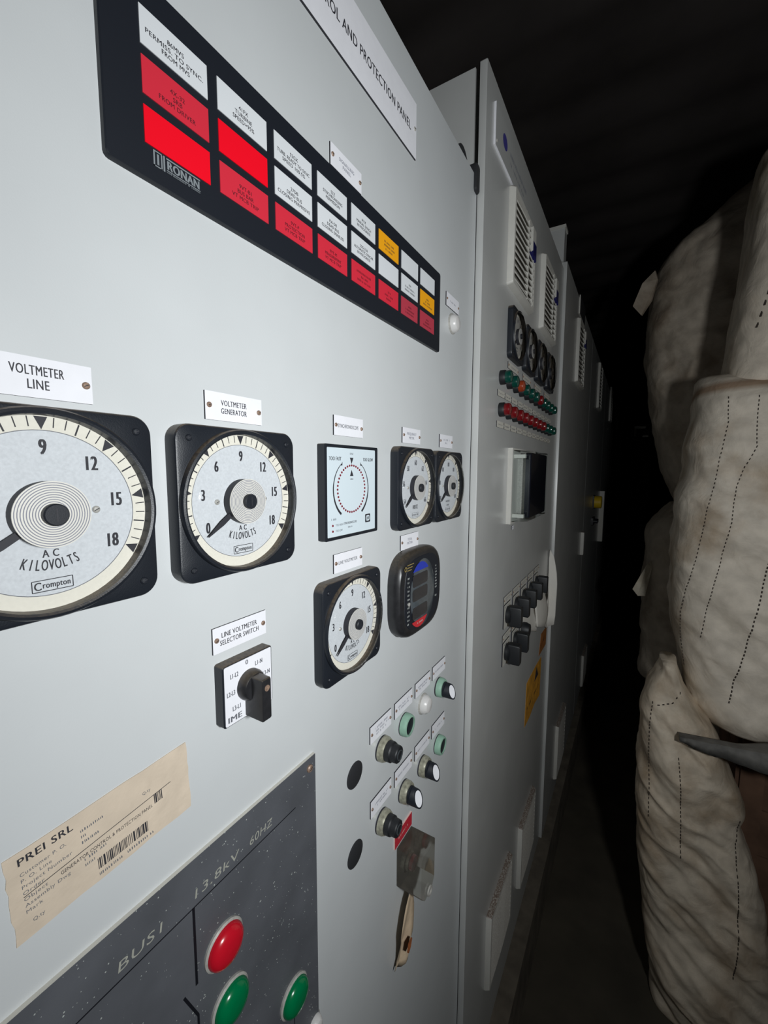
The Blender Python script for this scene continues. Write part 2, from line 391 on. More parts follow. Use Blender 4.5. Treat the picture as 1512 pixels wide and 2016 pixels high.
cabinet('control_cabinet', 'grey cabinet with two upper vents, four dark meters and rows of lamps on its door', BND[0], BND[1], 12, 666, 12, -11)
cabinet('control_cabinet', 'dark third cabinet along the row, with one upper vent, behind the white torn pouch', BND[1], BND[2], 21, 690, 21, -11)
cabinet('control_cabinet', 'fourth cabinet along the row, carrying the yellow knob', BND[2], BND[3], 21, 690, 21, -11)
cabinet('control_cabinet', 'fifth cabinet along the row, just past the long white box', BND[3], BND[4], 21, 690, 21, -11)
cabinet('control_cabinet', 'sixth cabinet along the row, deep in the dark', BND[4], BND[5], 21, 690, 21, -11)
cabinet('control_cabinet', 'farthest cabinet of the row, almost lost in the dark', BND[5], BND[6], 21, 690, 21, -11)
# cover cap on the third cabinet's side, black rubber pieces at the top corner of the first
t = thing('side_cover', 'small pale flanged cover standing up at the top corner of the third cabinet', 'cover', 1556, 690, -11)
mb = MB(); mb.box(-6, 40, 0, 110, -40, 21, 'paint2'); mb.box(-8, 42, 104, 114, -42, 24, 'vent'); mb.build('flanged_plate', t)
t = thing('rubber_grommet', 'black rubber strip in the gap at the top right corner of the nearest cabinet', 'grommet', 708, 478, -6)
mb = MB(); mb.prism(rrect(-4, 13.5, -20, 24, 5), -10, 10.5, 'dark', bev=2); mb.build('strip', t)
t = thing('lifting_eye', 'dark round lifting eye on top of the nearest cabinet', 'lifting eye', 700, 486, -22)
mb = MB(); mb.lathe([(15, -4), (24, -4), (24, 4), (15, 4), (15, -4)], 'dark', cy=20); mb.box(-12, 12, 0, 6, -8, 8, 'dark'); mb.build('ring', t)

# ------------------------------------------------------------------ small fittings
def screw(mb, x, y, z, r, m='brass'):
    mb.lathe([(r, z), (r, z + r * 0.35), (r * 0.72, z + r * 0.62), (0.01, z + r * 0.7)], m, x, y, 14)
    mb.stroke([(x - r * 0.6, y - r * 0.3), (x + r * 0.6, y + r * 0.3)], r * 0.22, z + r * 0.72, 'ink')
def nameplate(label, y, z, lines, wd=50, ht=19.4, h=0, cap=3.6, ink='ink', seed=0, screws=True, face='white', edge='edge', scr='brass', group='engraved nameplates', tx=None, widths=None, turn=0, sr=1.9, pitch=None):
    """a plate whose middle is at y, z; lines are words, or an int for a line too worn to read"""
    t = thing('nameplate', label, 'nameplate', y, z, h, turn, group)
    q = MB(); q.box(-wd / 2, wd / 2, -ht / 2, ht / 2, 0, 1.5, face, edge)
    n = len(lines); pitch = pitch or cap * 1.55
    for i, s in enumerate(lines):
        yy = (n - 1) / 2 * pitch - i * pitch; x = tx or 0
        if isinstance(s, int): q.scribble(-s / 2, s / 2, yy, cap, 1.62, ink, seed * 7 + i)
        else: q.text(s, x, yy, cap, 1.62, ink, width=(widths[i] if widths else None), xs=0.72, bold=0.008)
    q.build('plate', t)
    if screws:
        for sx in (-1, 1):
            r = MB(); screw(r, sx * (wd / 2 - sr * 1.6), 0.5 * sx * -0.6, 1.5, sr, scr); r.build('screw', t)
    return t

# title sign
t = thing('title_sign', 'long white engraved title sign along the top edge of the nearest cabinet', 'sign', 349, 410, 0)
mb = MB(); mb.box(-144, 143.5, -31.3, 31.3, 0, 2, 'white', 'edge')
mb.text('GENERATOR CONTROL AND PROTECTION PANEL', 129, -2, 9.2, 2.2, 'ink', width=263, align='R', bold=0.008); mb.build('plate', t)
for sx in (-139, 139):
    r = MB(); screw(r, sx, 1, 2, 2.2, 'steel'); r.build('screw', t)

# ------------------------------------------------------------------ alarm annunciator
t = thing('alarm_annunciator', 'long black alarm annunciator with three rows of white, red and amber windows', 'annunciator', 348, 219, 0)
mb = MB(); mb.prism(rrect(-219.5, 220, -51.5, 54.5, 3, 3), 0, 4, 'blackface', bev=0.8); mb.build('housing', t)
rows = [
 [('w', '86MVS', 'PERMISS. TO SYNC.', 'FROM MVS'), ('w', '41FX', 'TURBINE', 'SPEED>95%'), ('w', '52GX', 'TURB. READY TO SYNC', 'SPEED 100.5%'), ('w', '52Z', 'SYNCHRONIZING', 'PERMISSION'), ('w', 'M1X', 'MANUAL SYNCH', 'IN PROGRESS'), ('y', 21, 25, 15), ('w',), ('w',)],
 [('r', '4X-32', 'SRB', 'FROM DRIVER'), ('rb',), ('w', '27DB', 'DEAD BUS', 'CLOSING PERMISSIVE'), ('w', 'KA-DB', 'DEAD BUS', 'CLOSING ENABLED'), ('w', '25G-25A', 'AUTOMATIC SYNCHR', 'IN PROGRESS'), ('w',), ('w', 6, 28, 26), ('y', 8, 14, 26)],
 [('rb',), ('r', '9VT-B1', 'BUS BAR', 'VT MCB TRIP'), ('r', '9VT-P', 'PROTECTION', 'VT MCB TRIP'), ('r', '9VT-M', 'MEASUREMENT', 'VT MCB TRIP'), ('r', 26, 14, 24), ('rb2', 8, 18, 12), ('rd', 8, 22, 22), ('rd', 8, 14, 24)]]
seed = 5
for ri, row in enumerate(rows):
    for ci, cell in enumerate(row):
        k = cell[0]; x = -176.6 + 50.6 * ci; yy = (28.6, 3.0, -22.8)[ri]
        q = MB(); m = {'w': 'win_w', 'y': 'win_y', 'r': 'win_r', 'rb': 'win_rb', 'rb2': 'win_r', 'rd': 'win_rd'}[k]
        q.box(x - 21.5, x + 21.5, yy - 10, yy + 10, 3.5, 4.5, m)
        ink = 'ink' if k in 'wy' else 'inkred'
        for i, s in enumerate(cell[1:]):
            seed += 1; ly = yy + (2.6, -1.2, -5.0)[i]
            if isinstance(s, int): q.scribble(x - s / 2, x + s / 2, ly, 2.2, 4.6, ink, seed, 0.15)
            else: q.text(s, x, ly, 2.55, 4.6, ink, xs=0.95 if len(s) < 13 else 0.8, width=min(37, len(s) * 2.15) if len(s) > 10 else None, bold=0.012)
        wn = q.build('window', t, {'w': 'white window', 'y': 'amber window', 'r': 'red window', 'rb': 'blank bright red window', 'rb2': 'red window', 'rd': 'dull red window'}[k])
mb = MB()                                                      # maker's badge, silver print on black
x0, y0 = -193.5, -42.5
mb.box(x0, x0 + 30.5, y0, y0 + 8.6, 3.6, 4.2, 'blackface')
for a, b, c, d in ((0, 5.2, 8.0, 8.6), (0, 0.9, 0, 8.6), (0, 5.2, 0, 0.6), (2.2, 3.4, 1.4, 7.2), (4.6, 5.4, 0, 8.0), (6.0, 7.0, 0, 8.6), (8, 30.5, 7.7, 8.5), (8, 30.5, 1.4, 1.9)):
    mb.poly([(x0 + a, y0 + c), (x0 + b, y0 + c), (x0 + b, y0 + d), (x0 + a, y0 + d)], 4.3, 'badge')
mb.text('RONAN', x0 + 19.2, y0 + 4.8, 4.6, 4.3, 'badge', width=21, bold=0.03)
mb.scribble(x0 + 8, x0 + 30, y0 + 0.7, 0.9, 4.3, 'badge', 3, 0.1); mb.build('maker_badge', t)

nameplate('white nameplate with two rusty screws just above the alarm windows', 349, 286.5, ['SIGNALLING', 'PANEL'], ink='inkfaint', cap=3.0, widths=[24, 13])
nameplate('white engraved plate above the nearest, frame-cut voltmeter', 90.5, 44.3, ['VOLTMETER', 'LINE'], cap=4.5, widths=[22, 8.8], tx=1.2, pitch=6.6)
nameplate('white engraved plate above the voltmeter with a whole dial', 209.4, 44.0, ['VOLTMETER', 'GENERATOR'], cap=3.7, widths=[22.5, 22.5], tx=-1, pitch=5.6)
nameplate('white one-line plate above the square synchroscope', 350.8, 43.5, ['SYNCHRONOSCOPE'], cap=3.6, widths=[35], ink='inkgrey', tx=-1)
nameplate('white plate above the left meter of the touching pair', 489.6, 44, ['FREQUENCY', 'METER'], cap=3.3, widths=[26, 14], ink='inkfaint')
nameplate('white plate above the right meter of the touching pair', 605, 43.8, [26, 8], cap=3.0, ink='inkfaint', seed=4)
nameplate('white one-line plate above the lower voltmeter', 349, -94.2, ['LINE VOLTMETER'], cap=3.4, widths=[33], ink='inkgrey', tx=-1)
nameplate('white plate above the rounded black power meter', 487.2, -93.7, ['TOTAL', 'METER'], cap=3.2, widths=[12, 15], ink='inkfaint')
nameplate('white two-line plate above the rotary selector switch', 208.2, -123.8, ['LINE VOLTMETER', 'SELECTOR SWITCH'], cap=3.7, widths=[33, 36], tx=-1, pitch=5.6)
nameplate('small white plate above the lone white lamp beside the alarm windows', 621, 252.5, [22], cap=2.2, ink='inkfaint', seed=9, wd=50, ht=19.4, sr=1.7)

# ------------------------------------------------------------------ 240 degree moving-iron meters
def meter(label, y, z, nums, unit, dialm='dial', h=0, worn=False, crompton=True, needle=213, group=None, numcap=7.2):
    t = thing('voltmeter' if unit == 'kv' else 'panel_meter', label, 'meter', y, z, h, 0, group)
    q = MB(); o_ = dense(rrect(-52, 52, -52, 52, 10.5, 8), 3.0); sh = lambda d: [(x * (1 - d / 52), y_ * (1 - d / 52)) for x, y_ in o_]
    ring_ = lambda r: [(r * x / math.hypot(x, y_), r * y_ / math.hypot(x, y_)) for x, y_ in o_]
    loft(q, [(o_, 0), (o_, 9.6), (sh(0.5), 10.5), (sh(1.5), 11), (ring_(48.6), 11), (ring_(48.2), 7.6)], 'black', cap=False); q.build('case', t)
    for sx in (-1, 1):
        for sy in (-1, 1):
            r = MB(); screw(r, sx * 43, sy * 43, 11, 2.1, 'blackface'); r.build('case_screw', t)
    q = MB(); q.lathe([(51.4, 10.8), (51.4, 13.0), (50.6, 14.4), (49.2, 14.8), (47.9, 14.2), (47.6, 7.8)], 'black', seg=72); q.build('rim', t)
    ZT = 8.15
    q = MB(); q.lathe([(40.6, 8.0), (47.8, 8.0)], 'cream', seg=72); q.disc(40.7, 7.9, dialm, seg=72)
    q.lathe([(40.4, 8.05), (40.75, 8.05)], 'inkgrey', seg=72)
    P = lambda a, r: (r * math.cos(math.radians(a)), r * math.sin(math.radians(a)))
    for i in range(37):
        a = 210 - i * 240 / 36
        if i % 6 == 0:
            p = P(a, 40.9); b = P(a - 3.4, 47.2); c = P(a + 3.4, 47.2); q.poly([p, b, c], ZT, 'ink')
        else: q.stroke([P(a, 41.3 if i % 3 == 0 else 42.3), P(a, 47.2)], 0.75 if i % 3 == 0 else 0.5, ZT, 'ink')
    for i, s in enumerate(nums):
        a = 210 - 40 * i; r = 32.6 if i not in (0, 6) else 33.6; cx, cy = P(a, r)
        if isinstance(s, int):
            for k in range(2): q.poly([(cx - 3 + 3.4 * k, cy - 3), (cx - 0.6 + 3.4 * k, cy - 3), (cx - 0.6 + 3.4 * k, cy + 3), (cx - 3 + 3.4 * k, cy + 3)], ZT, 'inkgrey')
        else: q.text(s, cx, cy, numcap, ZT, 'inkgrey' if worn else 'ink', xs=0.6, bold=0.02)
    if unit == 'kv':
        q.text('A C', 0, -19.6, 3.7, ZT, 'ink', xs=0.75)
        for i, ch in enumerate('KILOVOLTS'):
            a = math.radians(270 + (i - 4) * 5.3); q.text(ch, 30 * math.cos(a), 4.6 + 30 * math.sin(a), 5.2, ZT, 'ink', xs=0.46, rot=a - 1.5 * math.pi, bold=0.008)
    elif unit == 'hz': q.text('HERTZ', 0, -25, 5.0, ZT, 'ink', xs=0.6)
    else:
        q.scribble(-8, 8, -23, 3.2, ZT, 'inkgrey', 3, 0.1); q.scribble(-6, 6, -29, 2.6, ZT, 'inkgrey', 8, 0.1)
    q.build('dial', t)
    q = MB()                                                   # maker's box
    if crompton:
        q.text('C', -6.3, -35.4, 3.9, ZT, 'ink', xs=0.8); q.text('rompton', 1.6, -35.2, 3.0, ZT, 'ink', width=11.6)
        q.stroke([(-8.6, -38.2), (8.6, -38.2), (8.6, -32.6), (-8.6, -32.6), (-8.6, -38.2)], 0.4, ZT, 'ink')
    else: q.scribble(-8, 8, -35.4, 2.4, ZT, 'inkgrey', 6, 0.1); q.stroke([(-8.6, -38.2), (8.6, -38.2), (8.6, -32.6), (-8.6, -32.6), (-8.6, -38.2)], 0.3, ZT, 'inkgrey')
    q.build('maker_mark', t)
    q = MB(); nx, ny = P(needle, 1); px, py = -ny, nx
    for a, b in ((0, 3.2),):
        tip = 38.4
        q.prism([(nx * 8 - px * 1.6, ny * 8 - py * 1.6), (nx * 24 - px * 1.8, ny * 24 - py * 1.8), (nx * tip - px * 0.3, ny * tip - py * 0.3), (nx * tip + px * 0.3, ny * tip + py * 0.3), (nx * 24 + px * 1.8, ny * 24 + py * 1.8), (nx * 8 + px * 1.6, ny * 8 + py * 1.6)][::-1], 10.4, 11.2, 'ink')
    q.build('needle', t)
    q = MB(); q.lathe([(16, 8), (16, 14.6)], 'ink', seg=48); q.lathe([(16.2, 14.6), (16.2, 15.2), (5, 15.2)], 'alu', seg=48)
    for i in range(9): q.lathe([(15.6 - i * 1.15, 15.28), (15.2 - i * 1.15, 15.28)], 'inkfaint', seg=48)
    hd = q.build('hub_disc', t)
    q = MB(); q.lathe([(5.4, 15.2), (5.4, 18.0), (4.8, 18.6), (0.01, 18.6)], 'blackface', seg=28); q.stroke([(0, -3.2), (0, 3.2)], 0.7, 18.7, 'ink'); q.build('zero_adjuster', hd)
    for sx in (-1, 1):
        r = MB(); screw(r, sx * 21.5, 0.5, 8, 1.9, 'steel'); r.build('dial_screw', t)
    q = MB(); q.lathe([(47.8, 14.0), (46, 16.6), (41, 19.2), (30, 20.6), (0.01, 21.2)], 'glass', seg=48); q.build('cover_glass', t)
    return t
KV = ['0', '3', '6', '9', '12', '15', '18']
meter('nearest black square kilovolt meter, its dial cut off by the frame edge', 89, -22, KV, 'kv', needle=214)
meter('black square kilovolt meter beside the nearest one, under the generator plate', 207.5, -23, KV, 'kv', needle=216)
meter('kilovolt meter with dusty brown top, right of the rotary selector switch', 346, -160, KV, 'kv', worn=False, needle=219)
meter('left black meter of the touching pair, dial marked in hertz', 489, -23, ['54', '56', '58', '60', '62', '64', '66'], 'hz', worn=True, crompton=False, needle=218, numcap=6.6)
meter('right black meter of the touching pair, next to the cabinet edge', 600, -24, [0] * 7, 'x', 'dial', worn=True, crompton=False, needle=216)

# ------------------------------------------------------------------ synchroscope
t = thing('synchroscope', 'square synchroscope with pale blue face and a ring of dark red dots', 'meter', 348, -21.8, 0)
q = MB(); q.prism(rrect(-46, 46, -46, 46, 1.5, 2), 0, 6.4, 'black')
pts_o = rrect(-46, 46, -46, 46, 1.5, 2); pts_i = rrect(-42.4, 42.4, -43, 43, 1, 2); n = len(pts_o)
q.add([(x, y, 6.4) for x, y in pts_o] + [(x, y, 8.6) for x, y in pts_o] + [(x, y, 8.6) for x, y in pts_i] + [(x, y, 7.2) for x, y in pts_i],
      [(a * n + i, a * n + (i + 1) % n, (a + 1) * n + (i + 1) % n, (a + 1) * n + i) for a in range(3) for i in range(n)], 'black'); q.build('case', t)
q = MB(); q.prism(pts_i, 6.6, 7.4, 'synch')
z = 7.55; cx, cy = -1.5, 2.6
q.poly([(cx - 3, 34), (cx + 3, 34), (cx, 27.6)][::-1], z, 'ink'); q.poly([(cx - 3, 15.5), (cx + 3, 15.5), (cx, 21.8)], z, 'ink')
q.text('SYNC', cx, 37.8, 2.0, z, 'inkgrey', xs=0.8); q.text('TOO FAST', -28.4, 32.6, 3.4, z, 'ink', width=19); q.text('TOO SLOW', 28.6, 32.6, 3.4, z, 'ink', width=19)
q.scribble(cx - 2.4, cx + 2.8, 12.6, 1.8, z, 'inkgrey', 2, 0.1)
for sgn in (-1, 1):
    pts = [(cx + sgn * 30.2 * math.cos(math.radians(a)), cy + 30.2 * math.sin(math.radians(a))) for a in range(-54, 57, 5)]
    for i, (a, b) in enumerate(zip(pts, pts[1:])): q.stroke([a, b] if sgn > 0 else [b, a], 2.4 - 1.9 * i / len(pts), z, 'ink')
    e = pts[-1]; q.poly([(e[0] - 1.2 , e[1] - 1.6), (e[0] + 1.2, e[1] - 1.6), (e[0] - sgn * 1.5, e[1] + 2.2)], z, 'ink')
q.text('SYNCHRONOSCOPE', -4, -31.5, 2.3, z, 'inkgrey', width=22); q.scribble(-8, -1, -35.8, 1.6, z, 'inkgrey', 5, 0.1)
q.scribble(-35, -27, -25.8, 2.2, z, 'inkgrey', 9, 0.1); q.text('TOO HIGH', -22.5, -32, 2.0, z, 'inkgrey', width=12); q.text('TOO LOW', -23, -37.6, 2.0, z, 'inkgrey', width=11)
q.prism(rrect(23, 33, -34.5, -25.5, 1, 2), 7.4, 7.5, 'ink')
q.prism(rrect(24.2, 31.8, -33, -27, 2.6, 4), 7.4, 7.6, 'synch'); q.text('DEIF', 28, -30, 3.2, 7.75, 'ink', width=6)
q.build('face', t)
for i in range(40):
    a = math.radians(90 + i * 9); q = MB(); q.lathe([(1.15, 7.4), (1.0, 7.9), (0.01, 8.1)], 'redled', cx + 23.6 * math.cos(a), cy + 23.6 * math.sin(a), 10); q.build('indicator_dot', t)
for yy in (-32, -37.6):
    q = MB(); q.lathe([(1.2, 7.4), (1.0, 7.9), (0.01, 8.1)], 'redled', -33, yy, 10); q.build('indicator_dot', t)

# ------------------------------------------------------------------ rounded power meter
t = thing('power_meter', 'rounded dusty black power meter with a blue top and a red bottom segment', 'meter', 494, -160, 0)
q = MB(); loft(q, [(squircle(63, 57), 0), (squircle(64, 58), 9), (squircle(63, 57), 13.5), (squircle(60.5, 54.5), 16.6), (squircle(56, 50.5), 18.0), (squircle(50, 46), 18.2)], 'blackdusty'); q.build('case', t)
q = MB(); loft(q, [(squircle(52, 48), 18.1), (squircle(51.5, 47.5), 18.6)], 'blackface')
for i in range(12): q.scribble(-44.5, -39.5, 25 - i * 5.4, 2.4, 18.75, 'tick', i * 3 + 20, 0.2)
for i in range(9): q.scribble(38.5, 44, 26 - i * 4.4 - (8 if i > 7 else 0), 2.4, 18.75, 'tick', i * 5 + 40, 0.25)
for i, wd in enumerate((18, 14, 12)): q.stroke([(-46, 42.0 - 3.4 * i), (-46 + wd, 42.0 - 3.4 * i)], 1.1, 18.75, 'gold')
q.lathe([(2.0, 18.75), (3.2, 18.75)], 'gold', -50, 38, 16); q.build('face_plate', t)
def lens_out(a0, a1, n=20, k=1.0):
    return [(36 * k * math.cos(math.radians(a0 + (a1 - a0) * i / n)) - 0.5, 45.5 * k * math.sin(math.radians(a0 + (a1 - a0) * i / n)) - 2) for i in range(n + 1)]
q = MB(); loft(q, [(lens_out(0, 360, 40)[:-1], 18.5), (lens_out(0, 360, 40, 0.97)[:-1], 19.2)], 'greyglass'); q.build('window_plate', t)
q = MB(); q.poly([(x - 8, y) for x, y in lens_out(48, 132, 18, 0.94)], 19.4, 'blue'); q.build('top_segment', t, 'blue top segment')
q = MB(); q.poly([(x - 10, y) for x, y in lens_out(230, 310, 18, 0.97)], 19.4, 'lens_r'); q.scribble(-20, -2, -40, 2.4, 19.5, 'tick', 4, 0.3); q.build('bottom_segment', t, 'red bottom segment')
for y0_, y1_ in ((10, 26), (-9, 7), (-33, -17)):
    q = MB(); q.prism(rrect(-32, 12, y0_, y1_, 4), 18.9, 19.5, 'lcd'); q.build('display', t)
q = MB(); q.lathe([(2.6, 18.5), (2.6, 19.6), (0.01, 20.2)], 'steel', -41, -8.5, 14); q.build('button', t)

# ------------------------------------------------------------------ rotary selector switch
t = thing('selector_switch', 'rotary selector switch with white square face and black pointer handle', 'switch', 208, -165, 0)
q = MB(); q.prism(rrect(-23.6, 23.6, -23.6, 23.6, 2, 3), 0, 9, 'black', bev=0.5); q.build('base_plate', t)
q = MB(); q.prism(rrect(-22.4, 22.4, -22.6, 22.6, 1.2, 3), 8.6, 9.4, 'white'); z = 9.5
for s, x, y in (('0', -2.0, 19.6), ('L1-N', 9.6, 15.2), ('L2-N', 17, 3.6), ('L1-L2', -13.7, 14), ('L2-L3', -17.0, 1.2), ('L3-L1', -12.4, -11.2)): q.text(s, x, y, 3.5, z, 'inkgrey', width=(2.2 if s == '0' else 7.0), bold=0.02)
q.text('IME', -14, -18.4, 4.2, z, 'inkgrey', width=12, bold=0.03); q.build('face_plate', t)
q = MB(); q.lathe([(11.8, 9.4), (11.8, 12.5), (10.4, 16), (9.6, 16.8), (0.01, 16.8)], 'blackdusty', cy=1.5, seg=36); q.prism(rrect(-4.4, 4.4, -22.4, 10.5, 1.2, 3), 9.4, 28, 'blackdusty', bev=0.8)
hd = q.build('handle', t)
q = MB(); q.lathe([(2.4, 27.9), (2.4, 28.3), (0.01, 28.4)], 'brass', 0.4, 3.0, 16); q.build('handle_screw', hd)

# ------------------------------------------------------------------ lamps and push buttons of the nearest cabinet
def dome_lamp(label, y, z, lens, h=0, r=15, group='indicator lamps', seat='steel', hi=10, name='indicator_lamp', rim=1.5):
    t = thing(name, label, 'lamp', y, z, h, 0, group)
    q = MB(); q.lathe([(r + rim, 0), (r + rim, 1.6), (r, 2.6), (r - 1, 2.6)], seat, seg=36); q.build('bezel', t)
    q = MB(); q.lathe([(r, 1.0), (r, 3.4), (r * 0.93, hi * 0.62), (r * 0.72, hi * 0.88), (r * 0.4, hi * 0.98), (0.01, hi)], lens, seg=36); q.build('lens', t)
    return t
dome_lamp('domed red lamp on the dark grey mimic plate', 181, -362, 'lens_r', 3, 15.5)
dome_lamp('green lamp directly under the red lamp on the dark mimic plate', 184.5, -415.5, 'lens_g', 3, 15.5)
dome_lamp('green lamp lower right on the dark mimic plate, near its right edge', 254, -496, 'lens_g', 3, 16)
dome_lamp('white lens at the right edge of the mimic plate, low in the picture', 283, -566, 'lens_w', 0, 9)
dome_lamp('lone white lamp beside the right end of the alarm windows', 622, 223, 'lens_w', 0, 13.5, hi=12)
def selector_knob(label, y, z):
    t = thing('knob_switch', label, 'switch', y, z, 0, 0, 'controls in two rows')
    q = MB(); q.lathe([(15.5, 0), (15.5, 2)], 'ink', seg=36); q.lathe([(15.5, 2), (15.2, 6), (13.4, 9.5), (11.6, 9.5)], 'chrome', seg=36); q.build('bezel', t)
    q = MB(); q.lathe([(12.6, 9), (12.4, 16), (11.4, 17.4), (10.8, 17.8), (10.4, 24.4), (9.4, 25.6), (0.01, 25.6)], 'switch', seg=12); kn = q.build('knob', t)
    q = MB(); q.lathe([(6.4, 25.6), (6.4, 26.6), (5.4, 26.6), (5.4, 25.7)], 'greyglass', seg=24); q.build('marker_ring', kn)
    return t
def selector_lever(label, y, z, bez, turn=-32):
    t = thing('lever_switch', label, 'switch', y, z, 0, 0, 'controls in two rows')
    q = MB(); q.lathe([(15.3, 0), (15.3, 2)], 'ink', seg=36); q.lathe([(15.3, 2), (15, 7), (13.4, 10.5), (10.6, 10.5)], bez, seg=36); q.build('bezel', t)
    q = MB(); q.lathe([(10.8, 10), (10.6, 13), (8, 14)], 'blackface', seg=30)
    A = math.radians(turn); c, s = math.cos(A), math.sin(A); n = 24
    R = lambda p: (p[0] * c - p[1] * s, p[0] * s + p[1] * c, p[2])
    tz = lambda x, y: 23.5 + 0.62 * x - 0.34 * y                  # slanted end of the lever
    def ring(a, b, z=None, k=1.0): 
        o = []
        for i in range(n):
            x, y = a * math.cos(2 * math.pi * i / n), b * math.sin(2 * math.pi * i / n) - 1.5; o.append(R((x, y, tz(x, y) if z is None else z)))
        return o
    v = ring(9.2, 11.5, 10) + ring(7.8, 11.6, 16) + ring(6.6, 11.2); f = []
    for a in range(2): f += [(a * n + i, a * n + (i + 1) % n, (a + 1) * n + (i + 1) % n, (a + 1) * n + i) for i in range(n)]
    f.append(tuple(2 * n + i for i in range(n)))
    q.add(v, f, 'blackface'); lv = q.build('lever', t)
    q = MB(); q.add([(x - 0.2, y + 0.1, z + 0.3) for x, y, z in ring(5.2, 9.2)], [tuple(range(n))], 'white'); q.build('pointer_insert', lv, 'white pointer insert')
    return t
def push_button(label, y, z):
    t = thing('push_button', label, 'button', y, z, 0, 0, 'controls in two rows')
    q = MB(); q.lathe([(15.3, 0), (15.3, 1.4)], 'ink', seg=36); q.lathe([(15.3, 1.4), (15.1, 7), (13.8, 10.2), (11.6, 10.6), (11.4, 8.4)], 'mint', seg=36); q.build('bezel', t)
    q = MB(); q.disc(11.6, 8.8, 'blackface', seg=32); q.build('cap', t)
    return t
selector_knob('chrome ringed black knob, first control of the upper button row', 419, -347)
push_button('green ringed black push button, second control of the upper button row', 477.5, -347)
dome_lamp('white lamp between the green push button and the green ringed lever', 536, -347, 'lens_w', 0, 14, hi=13, group='controls in two rows')
selector_lever('green ringed lever switch, last control of the upper button row', 593.5, -347, 'mint', -36)
selector_knob('chrome ringed black knob, first control of the lower button row', 419, -446)
selector_lever('chrome ringed lever switch beside the lower black knob', 477.5, -446, 'chrome')
selector_lever('chrome ringed lever switch, third control of the lower button row', 536, -446, 'chrome', -36)
push_button('green ringed black push button, last control of the lower button row', 594.5, -446)
ups = ['first control of the upper button row', 'green push button of the upper row', 'white lamp of the upper button row', 'green ringed lever switch']
los = ['lower chrome ringed knob', 'lever switch beside the lower knob', 'third control of the lower button row', 'push button ending the lower row']
for i in range(4):
    y = (415.5, 474.5, 533.8, 592.8)[i]
    nameplate('small white worded plate over the ' + ups[i], y, -315.5, [(30, 34, 22), (34, 26), (32, 24), (30,)][i], cap=2.6, ink='inkfaint', seed=20 + i, ht=21.5, wd=49.5)
    nameplate('small white worded plate over the ' + los[i], y + 1, -412.3, [(30, 22), (34,), (32,), (26,)][i], cap=2.6, ink='inkfaint', seed=40 + i, ht=22, wd=49.5)
for y, z, lb in ((360, -344, 'upper dark blanking plug left of the two rows of controls'), (360.3, -442.5, 'lower dark blanking plug left of the two rows of controls')):
    o = MB().lathe([(14.9, 0), (14.9, 0.8), (13.8, 1.4), (0.01, 1.5)], 'dark', seg=36).build('blanking_plug'); place(o, y, z); tag(o, lb, 'plug', 'blanking plugs')

# red tag, clear guard and stained paper under the controls
nameplate('red engraved tag plate above the clear plastic guard', 477, -505.5, [30], cap=3.2, ink='pink', seed=77, face='tagred', edge='pink', screws=False, ht=20)
t = thing('button_guard', 'dusty clear plastic guard box over a push button, below the red tag', 'guard', 482, -553, 0)
def shell(q, pts, z0, z1, m):
    n = len(pts); q.add([(x, y, z) for z in (z0, z1) for x, y in pts], [(i, (i + 1) % n, n + (i + 1) % n, n + i) for i in range(n)] + [tuple(n + i for i in range(n))], m)
gp = [(-22, -24), (-10, -37), (12, -37), (21, -26), (21, 33), (-22, 33)]
q = MB(); shell(q, gp, 0, 38, 'dustyclear'); q.build('cover', t, 'dusty clear cover')
q = MB(); q.lathe([(15, 0), (15, 7), (12, 8), (12, 12), (0.01, 13)], 'chrome', seg=28); bb = q.build('button_base', t)
q = MB(); q.lathe([(10, 12), (10, 17), (0.01, 18)], 'lens_r', seg=28); q.build('button_cap', bb, 'red button cap')
q = MB(); q.lathe([(5, 39), (7, 39), (7, 41), (5, 41), (5, 39)], 'steel', 2, -31, 20); q.build('hasp', t)
t = thing('paper_tag', 'stained brown paper tag hanging below the clear guard box', 'tag', 476, -592, 6)
def ribbon(q, rows, m):
    n = len(rows[0]); v = [p for r in rows for p in r]; q.add(v, [(a * n + i, a * n + i + 1, (a + 1) * n + i + 1, (a + 1) * n + i) for a in range(len(rows) - 1) for i in range(n - 1)], m)
rows = []
for i in range(14):
    u = i / 13; z = -104 * u; wl = -5 - 20 * math.sin(min(1, u * 2.2) * math.pi / 2) * (1 - 0.55 * max(0, u - 0.45) / 0.55) - (u > 0.9) * 4; wr = 6 + 9 * min(1, u * 3) * (1 - 0.5 * u)
    rows.append([(wl + (wr - wl) * k / 5 - 10 * u * u, z + 2 * math.sin(k * 2 + i), 3 + 5 * math.sin(k * 1.1 + u * 4) * u + 6 * (1 - u)) for k in range(6)][::-1])
q = MB(); ribbon(q, rows, 'tagpaper'); o = q.build('sheet', t); sm = o.modifiers.new('thick', 'SOLIDIFY'); sm.thickness = 0.0006
q = MB(); pts = [(-17, -62), (-9, -60), (-4, -66), (-8, -76), (-14, -80), (-20, -72)]
q.poly([(x, y) for x, y in pts][::-1], 13.5, 'rust'); q.build('stain', t, 'rust brown stain')

